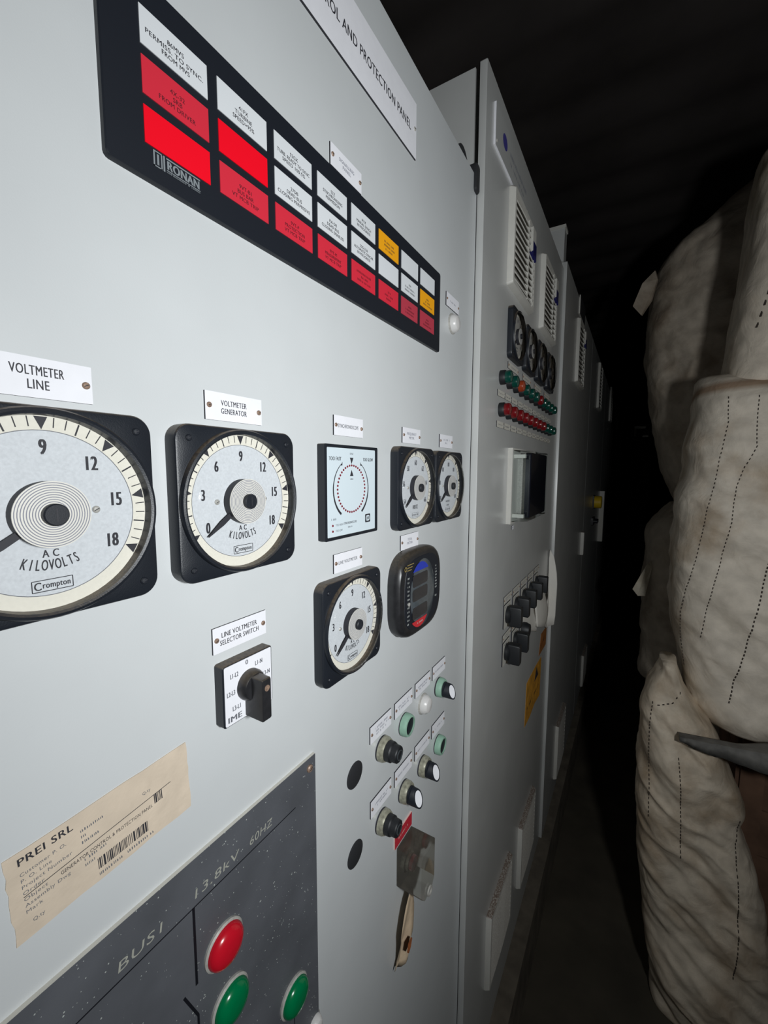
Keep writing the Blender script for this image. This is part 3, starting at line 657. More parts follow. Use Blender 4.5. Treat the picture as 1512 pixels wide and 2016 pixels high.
# shipping label and mimic plate
t = thing('paper_label', 'yellowed paper shipping label with a barcode, stuck on the nearest cabinet', 'label', 112, -213.2, 0, 3.4)
r = random.Random(4); pts = []
for (ax, ay), (bx, by) in zip([(-48.6, -24.4), (48.2, -24.4), (49, 24.4), (-48.4, 24.4)], [(48.2, -24.4), (49, 24.4), (-48.4, 24.4), (-48.6, -24.4)]):
    for k in range(10): pts.append((ax + (bx - ax) * k / 10 + r.uniform(-.5, .5), ay + (by - ay) * k / 10 + r.uniform(-.45, .45)))
q = MB(); q.prism(pts, 0, 0.5, 'paper'); z = 0.6
q.text('PREI SRL', -31, 19, 4.0, z, 'ink', width=24)
for i, (s, w_) in enumerate((('Customer P. O.', 20), ('P. O. Line', 13), ('Project Number', 22), ('Order', 9), ('Object', 10), ('Assembly Dwg', 20), ('Mark', 7))): q.text(s, -43, 11.8 - i * 3.6, 1.9, z, 'inkgrey', width=w_, align='L')
q.text('Q.ty', -41, -16.6, 1.9, z, 'inkgrey', width=5, align='L'); q.text('Q.ty', 18, 9, 1.9, z, 'inkgrey', width=5, align='L')
q.text('GENERATOR CONTROL & PROTECTION PANEL', -27, -2.8, 2.1, z, 'ink', width=50, align='L')
q.stroke([(-43, -1.0), (36, 4.2)], 0.4, z, 'ink')
for i, n in enumerate((12, 2, 9, 0, 11, 5)):
    if n: q.scribble(-16, -16 + n, 11.8 - i * 3.6 + (1.2 if i < 3 else -2.5), 1.7, z, 'inkgrey', 60 + i, 0.1)
x = -10.0
while x < 19: wd = r.choice((0.35, 0.35, 0.7, 1.0)); q.poly([(x, -17.5), (x + wd, -17.5), (x + wd, -10.5), (x, -10.5)], z, 'ink'); x += wd + r.choice((0.3, 0.45, 0.7))
x = 24.5
while x < 30: wd = r.choice((0.35, 0.6, 0.9)); q.poly([(x, -3), (x + wd, -3), (x + wd, 3.5), (x, 3.5)], z, 'ink'); x += wd + r.choice((0.3, 0.5, 0.7))
q.scribble(-10, 22, -20.6, 1.9, z, 'inkgrey', 91, 0.12); q.build('sheet', t)

t = thing('mimic_plate', 'dark speckled mimic diagram plate at the bottom left with scratched lettering', 'panel plate', 0, -274, 0)
q = MB(); q.box(-150, 290, -390, 0.6, 0, 3, 'mimic', 'white2'); z = 3.15
q.build('plate', t)
q = MB()
q.stroke([(-140, -35.5), (261.6, -35.5)], 0.9, z, 'line'); q.stroke([(158, -35.5), (158, -97)], 2.0, z, 'line')
q.stroke([(148, -96), (158, -122), (158, -190)], 1.8, z, 'line'); q.stroke([(255, -236), (255, -330)], 0.9, z, 'line'); q.stroke([(184, -158), (184, -330)], 0.9, z, 'line')
q.build('bus_lines', t)
for s_, x, w_ in (('BUS1', 122, 27), ('13.8kV', 179, 38), ('60HZ', 221, 24)): q = MB(); q.text(s_, x, -26.5, 6.7, z, 'chalk', width=w_, shear=0.15, bold=0); q.build('lettering', t)
q = MB(); screw(q, 281.3, -9.5, 3, 3.6, 'brass'); q.build('screw', t)

# ------------------------------------------------------------------ second cabinet
H2 = 12
t = thing('title_sign', 'white sign with a blue emblem at the top of the second cabinet', 'sign', 890, 595, H2)
q = MB(); q.box(-125, 125, -34, 34, 0, 3.5, 'paint2', 'white'); 
q.add([(-66.5 + 15 * math.cos(i * math.pi / 12), 4 + 12.5 * math.sin(i * math.pi / 12), 3.7) for i in range(24)], [tuple(range(24))], 'bluelogo')
q.scribble(-30, 100, 6, 8, 3.7, 'inkfaint', 3, 0.3); q.scribble(-30, 80, -10, 6, 3.7, 'inkfaint', 8, 0.3); q.build('plate', t)
for sx in (-117, 117): r = MB(); screw(r, sx, -24, 3.5, 2.6, 'steel'); r.build('screw', t)
def vent(label, y0, y1, z0, z1, h, tab=True, group='louvred vents', nm='louvred_vent', tilt=1):
    """louvred plastic filter vent: chamfered frame, curved slats, ribs, filter mat behind"""
    yc, zc = (y0 + y1) / 2, (z0 + z1) / 2; a, b = (y1 - y0) / 2, (z1 - z0) / 2
    t = thing(nm, label, 'vent', yc, zc, h, 0, group)
    q = MB(); o = rrect(-a, a, -b, b, 5, 4); f1 = rrect(-a + 3.5, a - 3.5, -b + 3.5, b - 3.5, 4.5, 4); f2 = rrect(-a + 12, a - 12, -b + 12, b - 12, 4, 4); n = len(o)
    rings = [(o, 0), (o, 3), (f1, 12), (f2, 12), (f2, 3)]
    loft(q, rings, 'vent', cap=False); q.build('frame', t)
    q = MB(); q.box(-a + 11, a - 11, -b + 11, b - 11, 1, 6.5, 'filter'); q.build('filter_mat', t)
    ns = 12; p = (2 * b - 26) / ns
    for i in range(ns):
        zc_ = b - 13 - (i + 0.5) * p; q = MB(); v = []; f = []
        L_ = 14
        for k in range(L_ + 1):
            u = k / L_; x = -a + 8 + (2 * a - 16) * u; bow = 4.5 * math.sin(math.pi * u)
            v += [(x, zc_ + p * 0.62, 4.2), (x, zc_ + p * 0.36, 8 + bow * 0.4), (x, zc_ - p * 0.38, 12.2 + bow * 0.5), (x, zc_ - p * 0.5, 10.8 + bow * 0.5), (x, zc_ + p * 0.24, 4.2)]
        for k in range(L_):
            for j in range(5): f.append((k * 5 + j, (k + 1) * 5 + j, (k + 1) * 5 + (j + 1) % 5, k * 5 + (j + 1) % 5))
        f += [(0, 1, 2, 3, 4), tuple(L_ * 5 + j for j in (4, 3, 2, 1, 0))]
        q.add(v, f, 'vent'); q.build('slat', t)
    for x in (a * 0.24, a * 0.72) if zc > 0 else ():
        q = MB(); q.box(x - 2, x + 2, -b + 10, b - 10, 3, 13.2, 'vent'); q.build('rib', t)
    if tab:
        q = MB(); q.prism([(a * 0.42, b - 15), (a * 0.72, b - 15), (a * 0.72, b - 66), (a * 0.57, b - 56), (a * 0.42, b - 66)][::-1], 8, 17, 'vent'); lt = q.build('latch_tab', t)
        q = MB(); q.prism([(a * 0.46, b - 44), (a * 0.76, b - 44), (a * 0.76, b - 78), (a * 0.61, b - 68), (a * 0.46, b - 78)][::-1], 8.5, 17.6, 'tabblue'); q.build('blue_chevron', lt, 'navy blue chevron')
    return t
vent('pale upper vent of the second cabinet, the nearer of its pair, with navy chevron', 874, 1074, 370, 556, H2)
vent('pale upper vent of the second cabinet, the farther of its pair, with navy chevron', 1190, 1390, 374, 564, H2)
vent('lower vent of the second cabinet, the nearer of its pair, close to the floor', 870, 1070, -1232, -1034, H2, False)
vent('lower vent of the second cabinet, the farther of its pair, close to the floor', 1180, 1380, -1258, -1056, H2, False)
H3 = 21
vent('upper vent of the third cabinet, on the dark door past the paired vents', 1868, 2090, 356, 606, H3)
vent('dim upper vent of the fourth cabinet', 2918, 3140, 385, 660, H3, False)
vent('very dim upper vent of the fifth cabinet', 4180, 4420, 432, 726, H3, False)
vent('barely visible upper vent of the sixth cabinet', 5690, 5930, 474, 680, H3, False)
vent('farthest upper vent of the row, lost in the dark', 7250, 7500, 474, 680, H3, False)
vent('lower vent of the third cabinet, near the floor channel', 1800, 2020, -1320, -1075, H3, False)
vent('lower vent of the fourth cabinet, a dim strip near the floor', 2830, 3050, -1380, -1170, H3, False)
# four dark meters
for i, lb in enumerate(('first', 'second', 'third', 'last')):
    meter(lb + ' of the four dark round-dial meters on the second cabinet', (942, 1072, 1204, 1338)[i], 285, [0] * 7, 'x', 'dial2', H2, True, False, 218, 'four dark meters on the second cabinet')
    nameplate('narrow plate under the ' + lb + ' of the four dark meters', (942, 1072, 1204, 1338)[i], 220, [44], wd=84, ht=13, h=H2, cap=2.6, ink='inkfaint', seed=100 + i, face='white2', sr=2.2)
ordn = ['first', 'second', 'third', 'fourth', 'fifth', 'sixth', 'seventh', 'eighth', 'ninth', 'tenth', 'last']
c1 = ['gd', 'gd', 'o', 'gd', 'gd', 'gd', 'rd', 'gd', 'gd', 'gd', 'gd']; c2 = ['rd'] * 8 + ['gd'] * 3
nm = {'gd': 'green', 'o': 'orange', 'rd': 'red'}
def row_lamp(label, y, z, lens):
    t = thing('indicator_lamp', label, 'lamp', y, z, H2, 0, 'two rows of lamps on the second cabinet')
    q = MB(); q.lathe([(14, 0), (14, 9), (13, 11), (11.6, 11.4)], 'switch', seg=28); q.build('bezel', t)
    q = MB(); q.lathe([(12.2, 8), (12.2, 18), (11, 21.5), (7, 23.4), (0.01, 24)], 'lens_' + lens, seg=28); q.build('lens', t)
for i in range(11):
    y = 853 + 53.6 * i
    row_lamp('%s lamp, %s in the upper lamp row of the second cabinet' % (nm[c1[i]], ordn[i]), y, 184.5, c1[i])
    row_lamp('%s lamp, %s in the lower lamp row of the second cabinet' % (nm[c2[i]], ordn[i]), y, 121.5, c2[i])
    nameplate('tiny plate under the %s lamp of the upper lamp row' % ordn[i], y + 3, 153, [30], wd=49, ht=12, h=H2, cap=2.4, ink='inkgrey', seed=130 + i, face='white2', scr='steel', sr=1.8, group='plates under the lamps')
    nameplate('tiny plate under the %s lamp of the lower lamp row' % ordn[i], y + 2, 92, [30], wd=49, ht=12.5, h=H2, cap=2.4, ink='inkgrey', seed=160 + i, face='white2', scr='steel', sr=1.8, group='plates under the lamps')
# display relay with clear cover
t = thing('protection_relay', 'dark display unit with pale frame and clear cover on the second cabinet', 'display', 1046, -35, H2)
q = MB(); q.box(-118, 118, -84, 84, 0, 10, 'vent'); q.build('frame', t)
q = MB(); q.prism(rrect(-66, 92, -66, 68, 4), 10, 30, 'steel', bev=2); q.build('screen_unit', t)
q = MB(); q.prism(rrect(-82, 102, -72, 74, 5), 30, 42, 'lcd', bev=2); q.build('screen', t)
q = MB(); loft(q, [(rrect(-112, 112, -80, 80, 5), 10), (rrect(-110, 111, -79, 79, 6), 22), (rrect(-108, 110, -77, 78, 8), 43)], 'clear', cap=False); q.build('clear_cover', t)
for yy in (-70, 62):
    q = MB(); q.box(-104, -94, yy, yy + 8, 10, 34, 'alu'); q.build('hinge', t)
nameplate('tiny square plate under the dark display unit', 985, -133, [6], wd=18, ht=9, h=H2, cap=3, ink='ink', seed=5, screws=False)
# cam switches
def cam_switch(label, y, z):
    t = thing('cam_switch', label, 'switch', y, z, H2, 0, 'black cam switches on the second cabinet')
    q = MB(); q.prism(rrect(-29, 29, -28, 28, 2, 3), 0, 2.5, 'white2', 'edge'); q.scribble(-22, 22, 22, 4, 2.7, 'inkfaint', int(y), 0.3); q.build('legend_plate', t)
    q = MB(); q.lathe([(20, 2), (20, 10), (17, 13), (0.01, 13)], 'switch', seg=28); q.prism(rrect(-11, 11, -25, 23, 4, 4), 10, 36, 'switch', bev=2); q.build('handle', t)
    return t
for i in range(5): cam_switch('black cam switch, %s in the upper switch row beside the white pouch' % ('first', 'second', 'third', 'fourth', 'last')[i], 958 + 81 * i, -335)
for i in range(2): cam_switch('black cam switch, %s in the lower switch row above the yellow sticker' % ('first', 'second')[i], 958 + 82 * i, -425)
t = thing('push_button', 'round black push button ending the lower cam switch row', 'button', 1122, -425, H2)
q = MB(); q.prism(rrect(-29, 29, -28, 28, 2, 3), 0, 2.5, 'white2', 'edge'); q.build('legend_plate', t)
q = MB(); q.lathe([(20, 2), (20, 12), (16, 22), (0.01, 23)], 'switch', seg=28); q.build('cap', t)
for i in range(5): nameplate('worn plate above the %s switch of the upper cam switch row' % ('first', 'second', 'third', 'fourth', 'last')[i], 962 + 82 * i, -296, [44, 30], wd=68, ht=17, h=H2, cap=3, ink='inkfaint', seed=200 + i, face='white2', sr=2)
for i in range(3): nameplate('worn plate above the %s of the lower cam switch row' % ('first switch', 'second switch', 'round button')[i], 962 + 82 * i, -386.5, [44, 30], wd=68, ht=17, h=H2, cap=3, ink='inkfaint', seed=220 + i, face='white2', sr=2)

# torn white pouch: a bent sheet stuck on the door, curling out at its far end
t = thing('document_pouch', 'torn white plastic pouch curling out from the door edge of the second cabinet', 'pouch', 1480, -400, H2)
blade_l = [(5.6, 130.6), (3.2, 107.2), (3.4, 72.9), (3.3, 48.2), (3.0, 11.1), (2.9, -26.3), (3.2, -63.7), (2.5, -101.6), (1.9, -144.7)]
blade_r = [(6.3, 130.7), (18.9, 108.9), (25.5, 75.6), (29.6, 51.7), (32.5, 15.4), (32.2, -21.5), (31.1, -58.8), (30.9, -96.2), (27.7, -128.1)]
lobe_l = [(17.8, 51.0), (12.7, 32.2), (7.4, 14.2), (7.7, -5.0), (9.9, -23.9), (12.6, -42.8), (15.2, -59.5)]
lobe_r = [(5.0, 11.6), (12.2, -6.1), (17.3, -24.0), (20.6, -42.3), (20.7, -65.8), (18.1, -87.7), (14.1, -107.5)]
low = [(1137, 25), (1083, 8), (1096, -2), (1188, -50), (1270, -82), (1314, -97)]
def sheet(name, left, right, bulge=0.0, n=7, label=None):
    rows = []
    for a, b in zip(left, right):
        r_ = []
        for k in range(n):
            u = k / (n - 1); w_ = math.sin(math.pi * u) * bulge
            r_.append((a[0] + (b[0] - a[0]) * u, a[1] + (b[1] - a[1]) * u, a[2] + (b[2] - a[2]) * u + w_))
        rows.append(r_)
    q = MB(); ribbon(q, rows, 'sheet'); o = q.build(name, t, label); sm = o.modifiers.new('thick', 'SOLIDIFY'); sm.thickness = 0.0008; sm.offset = 0
BL = [(10, z, max(0.8, x)) for x, z in blade_l]; BR = [(12, z, x) for x, z in blade_r]
LL = [(-225, z, max(1, x)) for x, z in lobe_l]; LR = [(-80, z, x) for x, z in lobe_r]; LO = [(x - 1480, z, 2.5) for x, z in low]
sheet('curled_flap', BL, BR, -3)
sheet('pocket_front', LL, LR, 5, 9, 'bright folded front')
sheet('pocket_corner', LO, LL[1:], 1.0)
sheet('pocket_side', LR[2:], [BL[4], BL[5], BL[6], BL[7], BL[8]], 3)
t = thing('warning_sticker', 'dirty yellow warning sticker low on the second cabinet, under the switches', 'sticker', 1322, -690, H2)
q = MB(); q.prism([(-112, -66), (-40, -70), (30, -62), (112, -72), (118, 62), (20, 68), (-104, 66)], 0, 0.6, 'yellow'); q.prism([(10, 20), (70, 20), (40, 58)], 0.6, 0.8, 'ink'); q.scribble(-90, 90, -20, 9, 0.9, 'ink', 3, 0.5); q.build('sheet', t)
t = thing('warning_sticker', 'faded orange sticker just under the white pouch, at the door edge', 'sticker', 1460, -578, H2)
q = MB(); q.prism([(-70, -30), (55, -34), (60, 30), (-40, 36)], 0, 0.6, 'orange'); q.scribble(-40, 40, 0, 10, 0.8, 'ink', 6, 0.5); q.build('sheet', t)

# fittings on the far cabinets
t = thing('title_sign', 'dark sign plate with a pale edge above the vent of the third cabinet', 'sign', 1990, 665, H3)
q = MB(); q.box(-90, 90, -36, 36, 0, 4, 'edge', 'vent'); q.build('plate', t)
t = thing('door_handle', 'pale upright door handle on the third cabinet', 'handle', 2420, -385, H3)
q = MB(); q.prism(rrect(-14, 14, -62, 62, 5), -3, 15, 'vent', bev=3); q.build('grip', t)
t = thing('junction_box', 'long narrow white box standing out from the row, behind the yellow knob', 'box', 3640, -345, H3)
q = MB(); q.prism(rrect(-22, 60, -205, 190, 4), -3, 32, 'vent', bev=2); q.build('housing', t)
q = MB(); q.box(-24, -21.5, -150, 120, 4, 28, 'white2'); q.build('cover_plate', t)
t = thing('rotary_isolator', 'yellow rotary isolator knob on the fourth cabinet', 'isolator', 3060, -205, H3)
q = MB(); q.prism(rrect(-40, 40, -44, 44, 4), -3, 8, 'switch'); q.build('base_plate', t)
q = MB(); q.lathe([(40, 8), (40, 46), (36, 50), (0.01, 50)], 'yellow2', seg=28); q.build('knob', t, 'yellow knob')
t = thing('cam_switch', 'dark switch cluster below the yellow isolator knob', 'switch', 3060, -330, H3)
q = MB(); q.prism(rrect(-60, 60, -25, 25, 4), -3, 10, 'switch'); q.build('base_plate', t)
for x in (-35, 0, 35): q = MB(); q.lathe([(12, 10), (12, 34), (0.01, 35)], 'blackface', x, 0, 20); q.build('knob', t)
t = thing('wall_bracket', 'small shiny metal bracket far down the aisle', 'bracket', 6000, 0, 0)
t.rotation_euler = (0, 0, 0); t.location = (0.262, 6.0, EYE + 0.48)
q = MB(); q.box(-60, 60, 0, 40, 30, 60, 'steel'); q.box(-60, -40, 0, 40, -60, 30, 'vent'); q.box(30, 90, 0, 30, -70, -50, 'steel'); q.build('plate', t)
q = MB(); q.box(-90, 120, 40, 70, -1740 - 480, 90, 'plinth'); q.build('post', t, 'dark post')

# ------------------------------------------------------------------ bulk sacks on the right
def smooth_tab(tab, z):
    if z <= tab[0][0]: return tab[0][1]
    for (z0, x0), (z1, x1) in zip(tab, tab[1:]):
        if z <= z1:
            u = (z - z0) / (z1 - z0); return x0 + (x1 - x0) * u
    return tab[-1][1]
def fbm(x, y, z, o=4):
    s = 0; a = 1
    for _ in range(o): s += a * noise.noise(Vector((x, y, z))); x *= 2.03; y *= 2.03; z *= 2.03; a *= 0.5
    return s
class Sack:
    """a slumped woven sack: rounded-square sections following a left and a right outline over the height, folded by noise"""
    def __init__(s, left, right, yc, depth, z0, z1, wr, sd, expo=3.6, taper=(0.10, 0.12), diag=0.0, leanz=0.0, crease=()):
        s.l, s.r, s.yc, s.b, s.z0, s.z1, s.wr, s.sd, s.e, s.tp, s.dg, s.cr = sorted(left), sorted(right), yc, depth, z0, z1, wr, sd, expo, taper, diag, crease
    def pt(s, th, t):
        z = s.z0 + (s.z1 - s.z0) * t; k = 0.04 * (s.z1 - s.z0)
        l = sum(smooth_tab(s.l, z + d * k) for d in (-1, -.5, 0, .5, 1)) / 5; r = sum(smooth_tab(s.r, z + d * k) for d in (-1, -.5, 0, .5, 1)) / 5
        a = (r - l) / 2; cx = (l + r) / 2; b = s.b
        e0, e1 = s.tp
        if t < e0: b *= 0.86 + 0.14 * math.sin(t / e0 * math.pi / 2)
        if t > 1 - e1: b *= 0.55 + 0.45 * math.cos((t - 1 + e1) / e1 * math.pi / 2)
        for zc, dp in s.cr: b -= dp * math.exp(-((z - zc) / 0.03) ** 2)
        c, d = math.cos(th), math.sin(th)
        ux = math.copysign(abs(c) ** (2 / s.e), c); uy = math.copysign(abs(d) ** (2 / s.e), d)
        x = cx + a * ux; y = s.yc + b * uy
        q = s.dg
        w1 = fbm(x * 3.0 + s.sd, y * 3.0, z * 3.0) * 0.9
        ww = fbm((x + z * q) * 6.5 + s.sd * 3, y * 4, (z - x * q) * 2.2 if q else z * 7.0) * 0.9
        rd = 1 - abs(fbm((x * 0.9 + z * 1.25 * (1 if q else 0.35)) * 5.2 + s.sd * 2.3, y * 2.0, (z * (0.5 if q else 2.8) - x) * 1.6, 3)) * 2.2
        k = s.wr * (w1 * 0.8 + ww * 0.7 + (rd if q else rd * 0.6) * 0.75)
        L_ = math.hypot(c, d); return Vector((x + c / L_ * k * 0.45, y + d / L_ * k, z))
    def mesh(s, name, m, nu=200, nv=150, parent=None, label=None):
        v = []; f = []
        for j in range(nv + 1):
            for i in range(nu): v.append(s.pt(2 * math.pi * i / nu, j / nv))
        for j in range(nv):
            for i in range(nu): f.append((j * nu + i, j * nu + (i + 1) % nu, (j + 1) * nu + (i + 1) % nu, (j + 1) * nu + i))
        c0 = sum((v[i] for i in range(nu)), Vector()) / nu; c1 = sum((v[nv * nu + i] for i in range(nu)), Vector()) / nu
        k0 = len(v); v += [c0, c1]
        for i in range(nu): f.append((k0, (i + 1) % nu, i)); f.append((k0 + 1, nv * nu + i, nv * nu + (i + 1) % nu))
        return rawmesh(name, v, f, m, parent, label)
    def front(s, x, z, lift=0.002):
        """point of the front skin nearest the wanted x at height z"""
        t = (z - s.z0) / (s.z1 - s.z0); best = None
        for i in range(161):
            p = s.pt(math.pi + math.pi * i / 160, t); d = abs(p.x - x)
            if best is None or d < best[0]: best = (d, p)
        p = best[1]; return Vector((p.x, p.y - lift, p.z))
def rawmesh(name, v, f, m, parent=None, label=None, smooth=True):
    me = bpy.data.meshes.new(name); me.from_pydata([tuple(p) for p in v], [], f); me.materials.append(M[m])
    me.polygons.foreach_set('use_smooth', [smooth] * len(f)); me.update()
    o = bpy.data.objects.new(name, me); COL.objects.link(o)
    if parent: o.parent = parent; o.matrix_parent_inverse = Matrix.Translation(-Vector(parent.location))
    if label: o['label'] = label
    return o
def sackthing(label, loc, group='bulk sacks stacked by the aisle'):
    t = bpy.data.objects.new('bulk_sack', None); COL.objects.link(t); t.location = loc; bpy.context.view_layer.update(); return tag(t, label, 'sack', group)
def stitch(sack, path, parent, step=0.011, dash=0.006, wd=0.0022, name='seam_stitching'):
    """dashes of thread following the sack's front skin along (x, z) waypoints"""
    v = []; f = []; pts = []
    for (x0, z0), (x1, z1) in zip(path, path[1:]):
        n = max(1, int(math.hypot(x1 - x0, z1 - z0) / step))
        for i in range(n): pts.append((x0 + (x1 - x0) * i / n, z0 + (z1 - z0) * i / n))
    for (xa, za), (xb, zb) in zip(pts, pts[1:]):
        d = math.hypot(xb - xa, zb - za) or 1; ux, uz = (xb - xa) / d, (zb - za) / d
        p = sack.front(xa, za, 0.0); c = Vector((xa if abs(p.x - xa) < 0.01 else p.x, p.y, za)); n0 = len(v)
        for e in (0, 1):
            for sgn in (-1, 1):
                q = c + Vector((ux, 0, uz)) * dash * (e - 0.5) + Vector((-uz, 0, ux)) * wd / 2 * sgn; v.append(q + Vector((0, -0.0035, 0))); v.append(q + Vector((0, 0.004, 0)))
        f += [(n0, n0 + 2, n0 + 6, n0 + 4), (n0, n0 + 1, n0 + 3, n0 + 2), (n0 + 4, n0 + 6, n0 + 7, n0 + 5), (n0, n0 + 4, n0 + 5, n0 + 1), (n0 + 2, n0 + 3, n0 + 7, n0 + 6)]
    return rawmesh(name, v, f, 'thread', parent, None, False)
mm = lambda T: [(EYE + a / 1000, b / 1000 + 0.255) for a, b in T]
# upper front sack with its loose top skirt
A = Sack(mm([(-860, 262), (-839, 236), (-798, 209), (-689, 173), (-576, 146), (-445, 126), (-278, 122), (-115, 127), (43, 134), (151, 144), (256, 152), (300, 158)]),
         mm([(-860, 1040), (-700, 1090), (-400, 1120), (0, 1110), (300, 1080)]), 1.74, 0.255, EYE - 0.775, EYE + 0.29, 0.019, 3.1, 4.2, (0.06, 0.05), 0.28, crease=((EYE + 0.243, 0.022),))
t = sackthing('big off white woven bulk sack at the right edge, bulging above the grey board', (0.85, 1.74, EYE - 0.775))
A.mesh('body', 'sackA', parent=t)
A2 = Sack(mm([(240, 214), (330, 222), (450, 232), (560, 238), (680, 242), (800, 250), (900, 262)]), mm([(240, 1040), (500, 980), (900, 860)]), 1.70, 0.215, EYE + 0.235, EYE + 0.90, 0.016, 8.4, 4.0, (0.05, 0.25))
A2.mesh('top_skirt', 'skirt', 140, 90, t, 'loose pale skirt standing above the sack')
for T in ([(210, 206), (213, 137), (201, 39), (193, -47), (182, -105), (176, -194), (166, -270), (150, -365), (142, -440), (148, -520), (168, -640)], [(330, -200), (320, -237), (310, -353), (300, -428), (289, -519), (273, -599), (264, -690)], [(271, 201), (273, 66), (253, 11), (240, -45), (236, -145), (222, -263), (209, -340), (198, -433), (190, -520)]):
    stitch(A, [(x / 1000 + 0.255, EYE + z / 1000) for x, z in T], t, wd=0.0026 if T[0][0] == 330 else 0.0016)
stitch(A2, [(x / 1000 + 0.255, EYE + z / 1000) for x, z in ((300, 800), (290, 640), (278, 500), (262, 400), (248, 350))], t, 0.022, 0.013, 0.004, 'hem_stitching')
# lower front sack, slumped in long diagonal folds
Es = Sack(mm([(-1740, 138), (-1500, 108), (-1322, 90), (-1145, 70), (-968, 52), (-878, 52), (-769, 58), (-687, 70), (-639, 84), (-610, 96), (-590, 104)]),
          mm([(-1740, 480), (-1440, 412), (-1337, 389), (-1240, 368), (-1098, 340), (-1027, 326), (-943, 307), (-832, 272), (-770, 240), (-740, 204), (-690, 170), (-640, 150), (-590, 142)]), 1.55, 0.12, EYE - 1.74, EYE - 0.595, 0.031, 5.7, 2.8, (0.03, 0.22), 0.8)
t = sackthing('slumped tan bulk sack on the floor with long diagonal folds', (0.5, 1.545, 0))
Es.mesh('body', 'sackE', 190, 220, t)
for T in ([(80, -700), (76, -760), (78, -840), (86, -960), (90, -1080)], [(150, -830), (160, -920), (168, -1040), (176, -1160)], [(305, -990), (300, -1060), (312, -1200), (322, -1330), (318, -1480)], [(95, -700), (130, -690), (150, -670), (152, -640)]):
    stitch(Es, [(x / 1000 + 0.255, EYE + z / 1000) for x, z in T], t, wd=0.0018)
# back stack
B = Sack([(EYE - .17, .435), (EYE - .10, .40), (EYE + .06, .345), (EYE + .27, .30), (EYE + .48, .272), (EYE + .76, .268), (EYE + .92, .292), (EYE + 1.0, .42), (EYE + 1.09, .5), (EYE + 1.16, .62)],
         [(EYE - .17, 1.2), (EYE + .3, 1.28), (EYE + .8, 1.22), (EYE + 1.16, 0.95)], 2.42, 0.32, EYE - 0.14, EYE + 1.16, 0.030, 12.2, 3.6, (0.10, 0.16), 0)
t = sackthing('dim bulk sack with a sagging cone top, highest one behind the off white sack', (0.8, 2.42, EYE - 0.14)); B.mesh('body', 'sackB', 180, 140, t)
v = []; f = []
fl = [Vector((0.275, 2.17, EYE + .84)), Vector((0.285, 2.16, EYE + .80)), Vector((0.268, 2.165, EYE + .72)), Vector((0.235, 2.15, EYE + .66)), Vector((0.202, 2.14, EYE + .70)), Vector((0.232, 2.15, EYE + .79))]
v = fl + [p + Vector((0.004, 0.012, 0)) for p in fl]; n = len(fl)
f = [tuple(range(n)), tuple(reversed(range(n, 2 * n)))] + [(i, n + i, n + (i + 1) % n, (i + 1) % n) for i in range(n)]
rawmesh('corner_flap', v, f, 'sackB', t, None, False)
C = Sack([(EYE - .98, .32), (EYE - .84, .318), (EYE - .6, .312), (EYE - .42, .318), (EYE - .34, .32), (EYE - .28, .30), (EYE - .2, .36), (EYE - .15, .42)], [(EYE - .98, 1.22), (EYE - .4, 1.25), (EYE - .15, 1.15)], 2.42, 0.32, EYE - 0.965, EYE - 0.15, 0.03, 21.3, 3.6, (0.06, 0.10), 0)
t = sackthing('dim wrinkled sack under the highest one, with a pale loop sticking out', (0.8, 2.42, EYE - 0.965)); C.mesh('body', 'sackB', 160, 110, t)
st = [Vector((0.335, 2.22, EYE - .405)), Vector((0.318, 2.20, EYE - .42)), Vector((0.268, 2.17, EYE - .535)), Vector((0.290, 2.165, EYE - .562)), Vector((0.318, 2.17, EYE - .56)), Vector((0.338, 2.21, EYE - .44))]
n = len(st); v = st + [p + Vector((0.002, 0.006, 0)) for p in st]
rawmesh('lifting_loop', v, [tuple(range(n)), tuple(reversed(range(n, 2 * n)))] + [(i, n + i, n + (i + 1) % n, (i + 1) % n) for i in range(n)], 'strap', t, 'pale lifting loop', False)
Dk = Sack([(0, .37), (.35, .34), (.77, .36)], [(0, 1.2), (.35, 1.25), (.77, 1.2)], 2.42, 0.32, 0.0, 0.77, 0.02, 31.3, 3.6, (0.06, 0.08), 0)
t = sackthing('lowest dim sack of the back stack, standing on the floor', (0.8, 2.42, 0)); Dk.mesh('body', 'sackB', 120, 60, t)
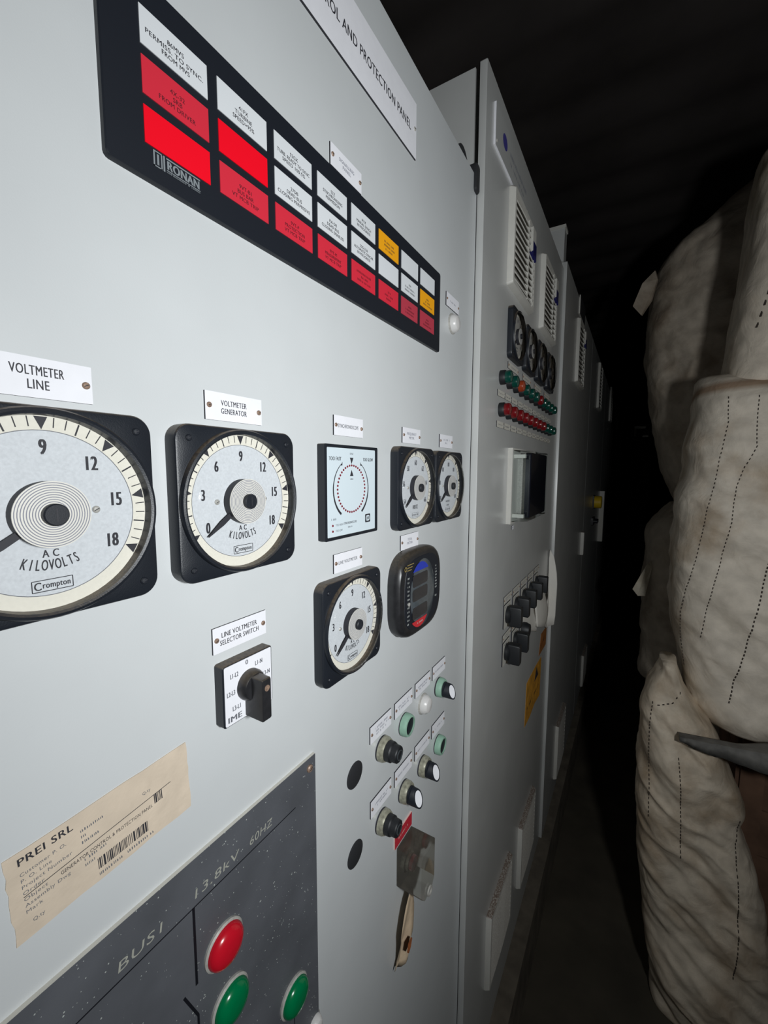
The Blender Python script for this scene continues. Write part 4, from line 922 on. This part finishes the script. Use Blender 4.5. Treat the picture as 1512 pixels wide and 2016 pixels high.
# grey board and the crate under the upper sack
t = bpy.data.objects.new('wooden_crate', None); COL.objects.link(t); t.location = (0.96, 1.86, 0); bpy.context.view_layer.update()
tag(t, 'dark brown boarded crate behind the slumped sack, bottom right corner', 'crate')
q = MB()
for i in range(6): q.box(-370 + 0, 560, -152, 150, i * 160 + 4, i * 160 + 160, 'wood')
q.build('boarding', t)
for x in (-360, -60, 240, 500): q = MB(); q.box(x, x + 60, -168, -152, 0, 960, 'wood'); q.build('batten', t)
v = []; f = []; nx, ny = 60, 8
r = random.Random(8)
for top in (0, 1):
    for i in range(nx + 1):
        x = 0.40 + 0.95 * i / nx
        for j in range(ny + 1):
            y = 1.372 + (0.03 + 0.065 * min(1, max(0, (x - 0.53) / 0.12))) * j / ny + (0.012 * noise.noise(Vector((x * 14, 3, 1))) if j == 0 else 0)
            u_ = min(1, (x - 0.40) / 0.2); wob = 0.008 * noise.noise(Vector((x * 5, y * 3, 2)))
            if top: zz = EYE - 0.743 + 0.018 * u_ + wob + (0.006 * noise.noise(Vector((x * 30, 9, 1))) if j == 0 else 0)
            else: zz = EYE - 0.757 - 0.024 * u_ + wob - (0.016 * abs(noise.noise(Vector((x * 22, 0, 5)))) if j == 0 else 0)
            v.append(Vector((x, y, zz)))
N1 = (nx + 1) * (ny + 1); I = lambda i, j, t_: t_ * N1 + i * (ny + 1) + j
for i in range(nx):
    for j in range(ny):
        f.append((I(i, j, 1), I(i + 1, j, 1), I(i + 1, j + 1, 1), I(i, j + 1, 1))); f.append((I(i, j, 0), I(i, j + 1, 0), I(i + 1, j + 1, 0), I(i + 1, j, 0)))
    f.append((I(i, 0, 0), I(i + 1, 0, 0), I(i + 1, 0, 1), I(i, 0, 1))); f.append((I(i, ny, 0), I(i, ny, 1), I(i + 1, ny, 1), I(i + 1, ny, 0)))
for j in range(ny): f.append((I(0, j, 0), I(0, j, 1), I(0, j + 1, 1), I(0, j + 1, 0))); f.append((I(nx, j, 0), I(nx, j + 1, 0), I(nx, j + 1, 1), I(nx, j, 1)))
o = rawmesh('packing_board', v, f, 'slab', None, None, True); tag(o, 'ragged grey board squeezed between the off white sack and the tan slumped sack', 'board')
